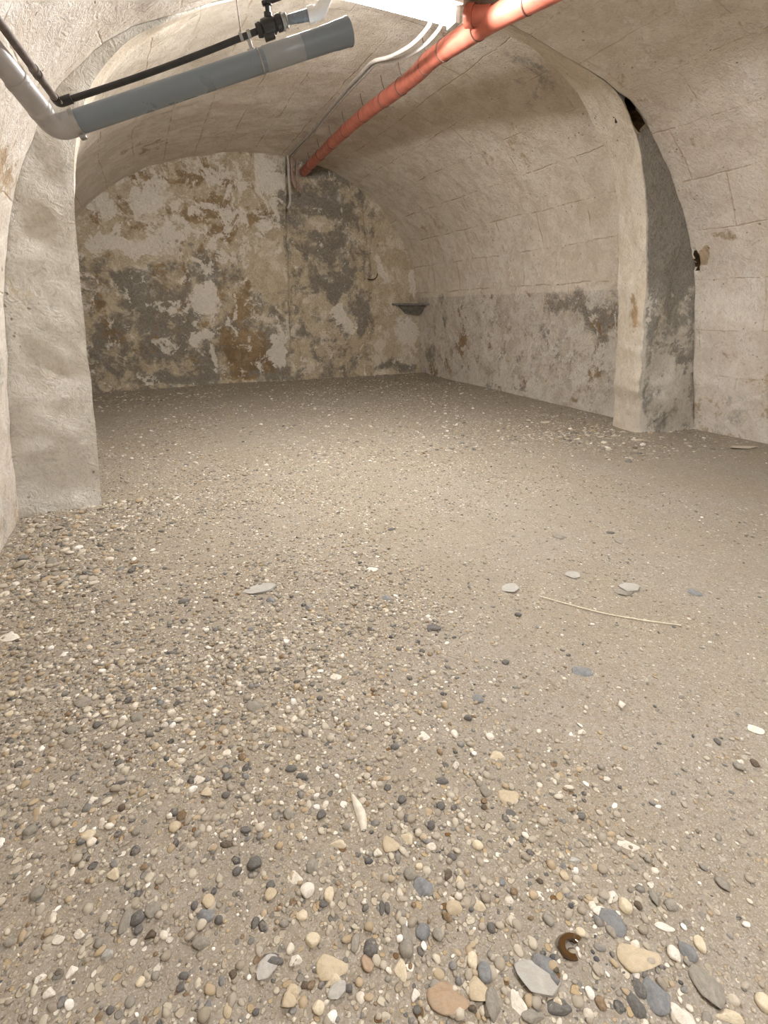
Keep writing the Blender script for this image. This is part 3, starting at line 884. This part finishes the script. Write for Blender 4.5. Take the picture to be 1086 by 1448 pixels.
# -- tube luminaire across the crown, left end out of view
t = thing('ceiling_light', 'bright fluorescent tube light fixed across the crown of the vault', 'lamp', (1.19, 3.085, 2.66))
bm = bmesh.new()
box(bm, (1.19, 3.09, 2.652), 1.30, .15, .05, None, .008)
bm_obj('housing', bm, M['housing'], t)
bm = bmesh.new()
lathe(bm, (0.58, 3.085, 2.598), (1, 0, 0), [(0, .03), (.004, .042), (1.216, .042), (1.22, .03)], 24)
bm_obj('diffuser', bm, M['tube'], t)
for x in (0.56, 1.82):
    bm = bmesh.new()
    box(bm, (x, 3.085, 2.598), .03, .09, .09, None, .006)
    bm_obj('end_cap', bm, M['housing'], t)

# -- stone corner shelf
t = thing('corner_shelf', 'small grey stone shelf in the far right corner of the cellar', 'shelf', (4.5, 8.4, 1.17))


def prism(bm, top, bottom):
    a = [bm.verts.new(p) for p in top]; b = [bm.verts.new(p) for p in bottom]
    n = len(a)
    bm.faces.new(a); bm.faces.new(b[::-1])
    for k in range(n):
        bm.faces.new((a[k], b[k], b[(k + 1) % n], a[(k + 1) % n]))


bm = bmesh.new()
T = [(3.97, 8.52, 0), (3.985, 8.395, 0), (4.11, 8.31, 0), (4.30, 8.19, 0), (4.44, 8.06, 0), (4.60, 8.03, 0), (4.60, 8.52, 0)]
prism(bm, [(x, y, 1.205) for x, y, z in T], [(x, y, 1.172) for x, y, z in T])
bmesh.ops.bevel(bm, geom=bm.edges[:], offset=.006, segments=2, affect='EDGES')
bm_obj('slab', bm, M['slate'], t)
bm = bmesh.new()
T1 = [(4.06, 8.52), (4.10, 8.40), (4.29, 8.29), (4.47, 8.16), (4.60, 8.12), (4.60, 8.52)]
T2 = [(4.24, 8.52), (4.25, 8.45), (4.34, 8.40), (4.42, 8.36), (4.60, 8.33), (4.60, 8.52)]
prism(bm, [(x, y, 1.175) for x, y in T1], [(x, y, 1.03) for x, y in T2])
bmesh.ops.bevel(bm, geom=bm.edges[:], offset=.008, segments=2, affect='EDGES')
bm_obj('corbel', bm, M['slate'], t)

w = tube_obj('iron_hook', smooth_path([(3.50, 8.46, 1.575), (3.56, 8.385, 1.565), (3.62, 8.375, 1.575), (3.665, 8.375, 1.61), (3.68, 8.375, 1.66)], .015), .008, M['iron'], None, 10)
tag(w, 'short curved rusty iron hook in the right half of the back wall', 'hook')
PEB = '''
d-0.231,1.091,0.0178,0.0127 d0.012,1.001,0.0108,0.0098 n-0.014,0.820,0.0142,0.0079 d0.035,0.751,0.0152,0.0147 d-0.001,0.751,0.0090,0.0091 d-0.192,0.746,0.0139,0.0153
g-0.213,0.747,0.0110,0.0270 g-0.165,0.745,0.0154,0.0171 d-0.192,0.721,0.0081,0.0082 b-0.069,0.693,0.0181,0.0148 d-0.089,0.719,0.0071,0.0084 d-0.048,0.673,0.0083,0.0081
d0.015,0.638,0.0082,0.0111 d0.057,0.694,0.0088,0.0087 d0.145,0.614,0.0085,0.0065 d0.035,0.566,0.0207,0.0131 d0.205,0.509,0.0145,0.0162 d0.146,0.468,0.0074,0.0068
n0.076,0.504,0.0062,0.0055 d-0.009,0.504,0.0060,0.0053 d-0.117,0.609,0.0088,0.0058 d-0.123,0.595,0.0075,0.0071 g-0.082,0.646,0.0186,0.0123 g-0.418,1.037,0.0145,0.0161
g-0.197,0.933,0.0097,0.0128 d0.031,0.835,0.0129,0.0081 g0.134,0.833,0.0150,0.0169 d0.200,0.800,0.0100,0.0125 d0.189,0.925,0.0163,0.0119 d0.169,0.957,0.0147,0.0098
g0.147,0.692,0.0151,0.0161 d0.004,0.949,0.0104,0.0115 n-0.170,0.702,0.0108,0.0097 d-0.235,0.612,0.0072,0.0056 g-0.414,0.800,0.0093,0.0086 d0.249,0.559,0.0056,0.0128
g0.179,0.526,0.0080,0.0149 g0.066,0.613,0.0096,0.0078 g-0.380,0.878,0.0130,0.0134 c0.108,0.563,0.0133,0.0120 w0.069,0.545,0.0116,0.0101 w-0.055,1.024,0.0180,0.0147
c-0.295,0.968,0.0144,0.0174 w-0.329,0.767,0.0107,0.0101 w-0.294,0.760,0.0108,0.0084 w-0.299,0.699,0.0089,0.0108 c-0.189,0.634,0.0075,0.0073 w-0.331,0.679,0.0099,0.0090
w-0.292,1.065,0.0103,0.0097 w-0.410,0.948,0.0076,0.0083 w0.286,0.661,0.0093,0.0092 c0.101,0.613,0.0111,0.0096 c0.142,0.772,0.0096,0.0098 c0.217,0.718,0.0189,0.0115
w0.108,0.690,0.0178,0.0141 w0.124,0.652,0.0145,0.0135 c0.161,0.625,0.0100,0.0150 p0.019,0.552,0.0178,0.0256 t0.128,0.508,0.0281,0.0198 c0.125,0.491,0.0175,0.0138
p0.128,0.470,0.0197,0.0135 c0.088,0.465,0.0108,0.0092 t0.047,0.494,0.0122,0.0133 t-0.052,0.526,0.0072,0.0106 t-0.116,0.909,0.0130,0.0127 t-0.039,0.973,0.0140,0.0163
t0.053,0.677,0.0115,0.0118 t0.055,0.503,0.0111,0.0122 r0.188,0.487,0.0103,0.0142 p-0.245,0.701,0.0104,0.0110 t-0.063,0.716,0.0114,0.0136 c-0.237,0.854,0.0134,0.0153
d0.508,0.764,0.0179,0.0117 g0.593,0.693,0.0140,0.0205 d0.391,0.757,0.0103,0.0109 d0.425,0.673,0.0098,0.0121 d0.381,0.712,0.0066,0.0124 d0.374,0.803,0.0088,0.0091
d0.431,0.589,0.0108,0.0074 b0.347,0.563,0.0219,0.0205 n0.402,0.561,0.0089,0.0123 g0.330,0.593,0.0134,0.0140 b0.303,0.489,0.0121,0.0137 d0.259,0.555,0.0056,0.0113
g0.273,0.495,0.0107,0.0301 b0.373,0.386,0.0126,0.0155 b0.480,0.354,0.0218,0.0219 d0.426,0.440,0.0081,0.0093 b0.650,0.358,0.0235,0.0300 b0.738,0.261,0.0157,0.0177
d0.610,0.262,0.0112,0.0174 d0.584,0.247,0.0133,0.0196 b0.630,0.240,0.0246,0.0288 d0.462,0.298,0.0217,0.0135 n0.493,0.340,0.0064,0.0058 g0.411,0.304,0.0178,0.0105
g0.360,0.342,0.0144,0.0238 g0.327,0.472,0.0107,0.0121 g0.262,0.477,0.0131,0.0146 n0.346,0.343,0.0060,0.0105 n0.325,0.355,0.0060,0.0052 d0.239,0.392,0.0072,0.0065
n0.718,0.353,0.0071,0.0087 n0.563,0.659,0.0068,0.0065 g0.915,0.308,0.0147,0.0175 g0.777,0.327,0.0127,0.0107 g0.762,0.348,0.0114,0.0180 g1.230,0.476,0.0110,0.0144
n1.282,0.467,0.0093,0.0118 g0.816,0.408,0.0092,0.0080 g0.723,0.210,0.0249,0.0377 w0.563,0.785,0.0111,0.0098 w0.892,0.595,0.0090,0.0075 c0.428,0.483,0.0127,0.0114
c0.419,0.541,0.0088,0.0122 c0.576,0.365,0.0094,0.0079 c0.691,0.363,0.0127,0.0138 w0.680,0.385,0.0114,0.0140 w0.638,0.376,0.0140,0.0084 w0.734,0.306,0.0177,0.0084
c0.766,0.258,0.0093,0.0148 w0.402,0.330,0.0133,0.0201 w0.643,0.205,0.0203,0.0168 c0.718,0.170,0.0238,0.0115 c0.463,0.302,0.0097,0.0095 p0.452,0.334,0.0435,0.0307
t0.647,0.290,0.0389,0.0232 r0.294,0.384,0.0341,0.0239 t0.350,0.369,0.0197,0.0190 t0.381,0.500,0.0169,0.0146 t0.320,0.667,0.0189,0.0189 c0.365,0.669,0.0176,0.0156
c0.494,0.587,0.0110,0.0115 c0.355,0.601,0.0076,0.0072 w0.247,0.411,0.0073,0.0107 c0.242,0.456,0.0128,0.0197 c0.363,0.411,0.0090,0.0144 t0.635,0.657,0.0243,0.0225
w0.803,0.453,0.0252,0.0124 c0.785,0.156,0.0121,0.0150 w0.709,0.268,0.0117,0.0127 n0.866,2.551,0.0166,0.0219 d-0.035,2.790,0.0197,0.0322 d-0.082,2.696,0.0190,0.0302
d-0.374,2.630,0.0178,0.0279 g-0.393,2.388,0.0195,0.0629 d-0.028,1.914,0.0231,0.0232 n0.090,1.860,0.0115,0.0113 b-0.133,1.341,0.0107,0.0135 g-0.195,1.305,0.0206,0.0193
d-0.302,1.327,0.0122,0.0129 g-0.364,1.336,0.0180,0.0161 g0.124,1.215,0.0234,0.0222 g-0.342,1.443,0.0300,0.0252 d0.313,1.168,0.0087,0.0097 g0.175,1.362,0.0140,0.0186
d-0.585,2.375,0.0188,0.0306 b0.301,1.770,0.0231,0.0166 w0.773,1.844,0.0291,0.0403 w0.391,1.241,0.0184,0.0250 t-0.151,1.174,0.0116,0.0170 w-0.399,1.677,0.0096,0.0134
w0.034,1.669,0.0105,0.0143 c-0.550,1.570,0.0109,0.0158 p0.270,1.870,0.0838,0.0535 w-0.619,1.923,0.0386,0.0323 w-0.496,1.905,0.0209,0.0215 w-0.127,1.245,0.0101,0.0123
w0.147,1.106,0.0100,0.0114 d2.099,1.696,0.0227,0.0401 g2.055,1.583,0.0326,0.0464 g1.820,1.764,0.0371,0.0466 b1.949,1.102,0.0299,0.0406 b1.146,0.929,0.0374,0.0274
b0.760,0.966,0.0196,0.0195 d0.936,1.067,0.0120,0.0156 d1.159,1.281,0.0138,0.0155 d0.687,0.914,0.0124,0.0119 d0.814,1.344,0.0319,0.0232 b0.740,1.595,0.0234,0.0330
g1.676,1.232,0.0359,0.0512 d0.445,0.911,0.0116,0.0132 d1.263,0.554,0.0078,0.0125 d1.051,2.223,0.0231,0.0283 w0.538,0.912,0.0179,0.0166 c0.682,0.771,0.0208,0.0182
w1.401,0.538,0.0201,0.0204 w1.133,0.761,0.0128,0.0136 p1.588,1.424,0.0381,0.0416 p1.727,1.240,0.0455,0.0528 p1.264,1.450,0.0455,0.0611 w0.947,0.735,0.0120,0.0089
w0.701,0.828,0.0118,0.0111 w0.617,0.879,0.0100,0.0139'''

# ------------------------------------------------------------------ pebbles and debris
def ico(sub):
    bm = bmesh.new(); bmesh.ops.create_icosphere(bm, subdivisions=sub, radius=1.0)
    v = np.array([x.co[:] for x in bm.verts]); f = np.array([[x.index for x in q.verts] for q in bm.faces]); bm.free()
    return v, f


def stone_shape(v, seed, angular):
    """worn pebble or split chip: noise swelling plus flat facets"""
    r = np.random.default_rng(seed)
    out = v * (1 + (fbm(v + seed * 3.1, 1.1, 3, seed) - 0.5)[:, None] * (0.55 if not angular else 0.35))
    for k in range(7 if angular else 3):
        d = r.normal(size=3); d /= np.linalg.norm(d)
        lim = r.uniform(.42, .72) if angular else r.uniform(.66, .88)
        s = out @ d
        out = out - np.maximum(s - lim, 0)[:, None] * d * (0.95 if angular else 0.75)
    out /= np.abs(out).max(0)
    return out


def floor_h(x, y):
    return float(floor_z(np.array([[x, y]]))[0])


PCOL = {'d': ((84, 86, 89), (54, 56, 60)), 'b': ((122, 127, 132), (92, 98, 105)), 'g': ((142, 137, 127), (112, 109, 102)), 'n': ((74, 58, 44), (48, 38, 30)), 'w': ((236, 231, 221), (216, 208, 194)), 'c': ((220, 208, 184), (202, 187, 158)), 't': ((196, 180, 154), (178, 161, 133)), 'r': ((168, 142, 116), (148, 122, 96)), 'p': ((178, 177, 172), (158, 156, 151))}
CNAME = {'d': 'dark grey', 'b': 'blue-grey', 'g': 'mid grey', 'n': 'dark brown', 'w': 'white', 'c': 'cream', 't': 'tan', 'r': 'rusty brown', 'p': 'pale grey'}
PM = {}
for k, (a, b) in PCOL.items():
    N = NT('pebble_' + CNAME[k].replace(' ', '_').replace('-', '_'), 0.62, 0.35)
    P = N.coord()
    oi = N.n('ShaderNodeObjectInfo', 5)
    off = N.n('ShaderNodeVectorMath', 0, {'operation': 'ADD'}, i0=P, i1=N.n('ShaderNodeCombineXYZ', 0, None, X=N.math('MULTIPLY', oi, 40.0)))
    f = N.noise(off, 1.6, 5, 0.65, 0.8)
    c = N.mix(N.ramp(f, 0.35, 0.66), srgb(*a), srgb(*b))
    c = N.mix(N.math('MULTIPLY', oi, 0.45), c, srgb(*b))
    g = N.noise(off, 14.0, 3, 0.7)
    c = N.mix(N.ramp(g, 0.3, 0.7, 0.0, 0.25), c, srgb(170, 156, 134))
    dust = N.ramp(N.noise(off, 3.2, 5, 0.7, 0.5), 0.42, 0.66, 0.0, 0.22 if k in 'dbn' else 0.4)
    c = N.mix(dust, c, srgb(162, 152, 135))
    PM[k] = N.out(c, N.bump(g, 0.25, 0.1))
V3, F3 = ico(3)
SHAPES = {}
for k in PCOL:
    SHAPES[k] = []
    for i in range(4):
        ang = (i == 3) or (k in 'wpr' and i >= 1)
        nm = 'pebble'
        me = mesh_np(nm, stone_shape(V3, 11 * (ord(k) - 90) + i, ang), F3, None, None, True)
        me.materials.append(PM[k])
        SHAPES[k].append(me)

PROTO = bpy.data.objects.new('pebble', SHAPES['d'][0])
GLASS = (0.543, 0.353)
LAND = [('the brown glass shard', GLASS), ('the long pale splinter', (0.283, 0.77)), ('the dry straw', (1.47, 1.15)), ('the left pier', (-0.45, 3.2)), ('the right pier', (4.15, 3.2))]
ORD = ['nearest', 'second nearest', 'third nearest', 'fourth nearest', 'fifth nearest', 'sixth nearest', 'seventh nearest', 'eighth nearest', 'ninth nearest', 'tenth nearest', '11th nearest', '12th nearest', '13th nearest', '14th nearest', '15th nearest', '16th nearest', '17th nearest', '18th nearest', '19th nearest', '20th nearest']
rows = []
for tok in PEB.split():
    x, y, a, b = map(float, tok[1:].split(','))
    if y > .9: b = min(b, a * .95)
    rows.append([tok[0], x, y, a, b])
rs = np.random.default_rng(4)
N_TRACED = len(rows)
# further pebbles of the same size lying open in the near gravel
while len(rows) < 300:
    x, y = rs.uniform(-0.9, 1.3), rs.uniform(0.15, 2.3)
    f = abs(math.sin(PITCH)) * 0 + 1
    if y < 0.50 - 0.42 * x or sandy(np.array([[x, y]]))[0] > rs.uniform(0, .8): continue
    if min(math.hypot(x - q[1], y - q[2]) for q in rows) < 0.03: continue
    k = rs.choice(list('dbgncwtp'), p=[.2, .06, .2, .06, .2, .12, .1, .06])
    a = rs.uniform(.007, .0125)
    rows.append([k, x, y, a, a * rs.uniform(.6, 1.1)])


def near_land(x, y):
    return min(LAND, key=lambda l: math.hypot(l[1][0] - x, l[1][1] - y))


rank = {}
for i, q in enumerate(rows):
    l = near_land(q[1], q[2])
    rank.setdefault((q[0], l[0]), []).append((math.hypot(l[1][0] - q[1], l[1][1] - q[2]), i))
lab = {}
for (k, l), lst in rank.items():
    for j, (d, i) in enumerate(sorted(lst)):
        side = 'left' if rows[i][1] < dict(LAND)[l][0] else 'right'
        o_ = ORD[j] if j < len(ORD) else '%dth nearest' % (j + 1)
        if o_[:2] in ('21', '31', '41'): o_ = o_.replace('th', 'st')
        if o_[:2] in ('22', '32', '42'): o_ = o_.replace('th', 'nd')
        if o_[:2] in ('23', '33', '43'): o_ = o_.replace('th', 'rd')
        lab[i] = ('%s pebble, %s of its colour to %s, on its %s' % (CNAME[k], o_, l, side))
for i, (k, x, y, a, b) in enumerate(rows):
    o = PROTO.copy(); o.data = SHAPES[k][3 if max(a, b) > .017 else int(rs.integers(0, 4))]
    o.name = 'pebble'
    COL.objects.link(o)
    hgt = min(a, b) * rs.uniform(.55, .8)
    if max(a, b) > 0.016: hgt = min(hgt, 0.009)
    o.scale = (a * 1.08, b * 1.08, max(hgt, .004))
    o.rotation_euler = (rs.uniform(-.12, .12), rs.uniform(-.12, .12), -YAW + rs.uniform(-.5, .5) * (1 if max(a, b) / min(a, b) < 1.5 else .3))
    o.location = (x, y, floor_h(x, y) + hgt * (.3 if max(a, b) < .016 else .05))
    tag(o, lab[i], 'pebble', CNAME[k] + ' pebbles in the gravel')
bpy.data.objects.remove(PROTO)

# brown glass shard: a curved bit of bottle, glossy
N = NT('brown_glass', 0.08, 0.6)
N.b.inputs['Base Color'].default_value = srgb(74, 50, 22)
N.b.inputs['Coat Weight'].default_value = 0.5
bm = bmesh.new()
n_ = 18
rings = []
for k in range(n_ + 1):
    a = math.radians(20 + 250 * k / n_)
    w = 0.0105 * (0.55 + 0.6 * math.sin(math.pi * (k + 1) / (n_ + 2)))
    ca, sa_ = math.cos(a), math.sin(a)
    rings.append([bm.verts.new((ca * r * 1.15, sa_ * r * .9, z)) for r, z in ((.023, 0), (.0235, w * .7), (.021, w), (.0125, w * .9), (.010, w * .3), (.0115, 0))])
for p, q in zip(rings, rings[1:]):
    for k in range(6):
        bm.faces.new((p[k], p[(k + 1) % 6], q[(k + 1) % 6], q[k]))
bm.faces.new(rings[0]); bm.faces.new(rings[-1][::-1])
o = bm_obj('glass_shard', bm, N.m, None, 50)
o.location = (GLASS[0], GLASS[1], floor_h(*GLASS) + .001); o.rotation_euler = (0.1, 0, -.2)
tag(o, 'curved glossy brown glass shard lying in the near gravel', 'shard')

# long pale splinter
bm = bmesh.new()
n_ = 12; rings = []
for k in range(n_ + 1):
    s = k / n_
    w = .0085 * (0.35 + 1.0 * math.sin(math.pi * min(1, s * .85 + .12)))
    cx_ = .004 * math.sin(s * 4); h = .007 * (0.4 + math.sin(math.pi * s) * .6)
    rings.append([bm.verts.new((cx_ + dx * w, .047 * (2 * s - 1), dz * h)) for dx, dz in ((-1, 0), (-.6, .8), (.1, 1.1), (.7, .7), (1, 0))])
for p, q in zip(rings, rings[1:]):
    for k in range(4): bm.faces.new((p[k], p[k + 1], q[k + 1], q[k]))
    bm.faces.new((p[4], p[0], q[0], q[4]))
bm.faces.new(rings[0]); bm.faces.new(rings[-1][::-1])
o = bm_obj('stone_splinter', bm, simple('pale_bone_stone', srgb(214, 206, 190), .8, 0, .2, .1, 60, .3), None, 60)
o.location = (0.283, 0.77, floor_h(.283, .77) + .002); o.rotation_euler = (0, 0, .16 - .28)
tag(o, 'long narrow pale stone splinter lying in the gravel of the middle foreground', 'splinter')

# dry straw
sp_ = [(1.322, 1.349), (1.375, 1.275), (1.469, 1.151), (1.56, 1.06), (1.666, 0.963)]
w = tube_obj('straw', smooth_path([(x, y, floor_h(x, y) + .006) for x, y in sp_], .02), .0021, simple('dry_straw', srgb(240, 230, 208), .7, 0, .2, .1, 60), None, 8)
tag(w, 'long thin dry straw lying on the sandy floor', 'straw')

# plaster flakes fallen beside the right pier and elsewhere on the floor
FL = [(3.92, 3.02, .085, .030, 'long pale plaster flake lying in front of the right pier'), (4.18, 3.02, .035, .024, 'small pale plaster flake at the right foot of the right pier'),
      (3.72, 3.30, .040, .024, 'cream plaster flake left of the right pier foot'), (4.55, 2.52, .17, .045, 'long flat plaster slab half buried in sand at the right edge'), (3.72, 4.05, .06, .03, 'plaster flake lying behind the right pier below the long right wall'),
      (3.45, 2.95, .05, .03, 'flat plaster crumb farther left of the right pier')]
fm = simple('fallen_plaster', srgb(206, 195, 178), .9, 0, .2, .1, 30, .4)
for i, (x, y, a, b, l) in enumerate(FL):
    me = mesh_np('plaster_flake', stone_shape(V3, 300 + i, True), F3); o = link('plaster_flake', me, fm)
    o.scale = (a, b, .012); o.location = (x, y, floor_h(x, y) + .005); o.rotation_euler = (0, .05, -.35 + .3 * (i % 3))
    tag(o, l, 'plaster flake')

# the uncountable rest: one bed of small pebbles
V1, F1 = ico(2); V0, F0 = ico(1)
PAL = [((162, 153, 138), .22), ((142, 133, 118), .18), ((186, 177, 160), .15), ((166, 147, 118), .10), ((214, 205, 190), .085), ((126, 122, 114), .11), ((104, 105, 105), .06), ((64, 66, 69), .045), ((112, 88, 60), .025), ((238, 234, 226), .03)]
pc = np.array([srgb(*c) for c, w in PAL]); pw = np.array([w for c, w in PAL]); pw = pw / pw.sum()


def bed(n, x0, x1, y0, y1, rmed, rmax, V, F, seed, keep_sand):
    r = np.random.default_rng(seed)
    xy = np.column_stack([r.uniform(x0, x1, n), r.uniform(y0, y1, n)])
    # inside the walls, in front of the camera
    ins = (xy[:, 0] > np.where(xy[:, 1] < Y_RIB, -.80, np.where(xy[:, 1] < Y_RIB2, -.40, -.9))) & (xy[:, 0] < np.where(xy[:, 1] < Y_RIB, 4.86, np.where(xy[:, 1] < Y_RIB2, 4.12, 4.52)))
    ins &= xy[:, 1] < 8.18 + .055 * (xy[:, 0] + .8)
    ins &= xy[:, 1] > 0.44 - .45 * xy[:, 0]
    s = sandy(xy)
    ins &= r.uniform(0, 1, n) > s * keep_sand
    xy, s = xy[ins], s[ins]
    m = len(xy)
    rad_ = np.minimum(rmed * np.exp(r.normal(0, .58, m)), rmax) * (1.12 - .4 * s)
    el = r.uniform(.6, 1.0, (m, 1)); sc = np.concatenate([np.ones((m, 1)), el, r.uniform(.4, .7, (m, 1)) * el], 1) * rad_[:, None]
    shp = np.stack([stone_shape(V, 900 + k, k % 2 == 1) for k in range(8)])
    vv = shp[r.integers(0, 8, m)] * sc[:, None, :]
    a = r.uniform(0, 2 * math.pi, m); tl = r.normal(0, .18, m)
    ca, sa_ = np.cos(a)[:, None], np.sin(a)[:, None]
    x, y, z = vv[..., 0], vv[..., 1], vv[..., 2]
    z = z + x * tl[:, None]
    vv = np.stack([x * ca - y * sa_, x * sa_ + y * ca, z], -1)
    pos = np.column_stack([xy, floor_z(xy) + sc[:, 2] * r.uniform(-.25, .45, m)])
    vv = vv + pos[:, None, :]
    ci = r.choice(len(pc), m, p=pw)
    col = pc[ci].copy(); col[:, :3] *= r.uniform(.86, 1.1, (m, 1))
    nv = len(V)
    ff = (F[None] + (np.arange(m) * nv)[:, None, None]).reshape(-1, 3)
    return vv.reshape(-1, 3), ff, np.repeat(col, nv, 0)


parts = [bed(34000, -1.0, 2.0, .1, 1.6, .0037, .012, V1, F1, 1, .72), bed(38000, -1.0, 2.9, 1.3, 3.3, .0043, .0115, V0, F0, 2, .72), bed(30000, -1.0, 4.9, -.2, 4.4, .0050, .013, V0, F0, 3, .85),
         bed(15000, -.9, 4.6, 3.4, 8.6, .0078, .02, V0, F0, 5, .8), bed(1300, 3.2, 4.8, 2.6, 3.7, .010, .03, V0, F0, 6, 0.2), bed(700, -.85, -.1, 2.2, 3.3, .0095, .024, V1, F1, 7, .2)]
off = 0; vs, fs, cs = [], [], []
for v, f, c in parts:
    vs.append(v); fs.append(f + off); cs.append(c); off += len(v)
me = mesh_np('gravel', np.concatenate(vs), np.concatenate(fs), None, {'tone': np.concatenate(cs)})
N = NT('small_gravel', 0.72, 0.3)
tn_ = N.n('ShaderNodeAttribute', 0, {'attribute_name': 'tone'})
P = N.coord()
M['gravel'] = N.out(N.mix(N.ramp(N.noise(P, 90, 5, .7), .38, .62, .05, .5), tn_, srgb(160, 149, 132)))
o = link('gravel', me, M['gravel'])
o['kind'] = 'stuff'
tag(o, 'bed of small mixed beige, white and grey gravel covering the cellar floor', 'gravel')
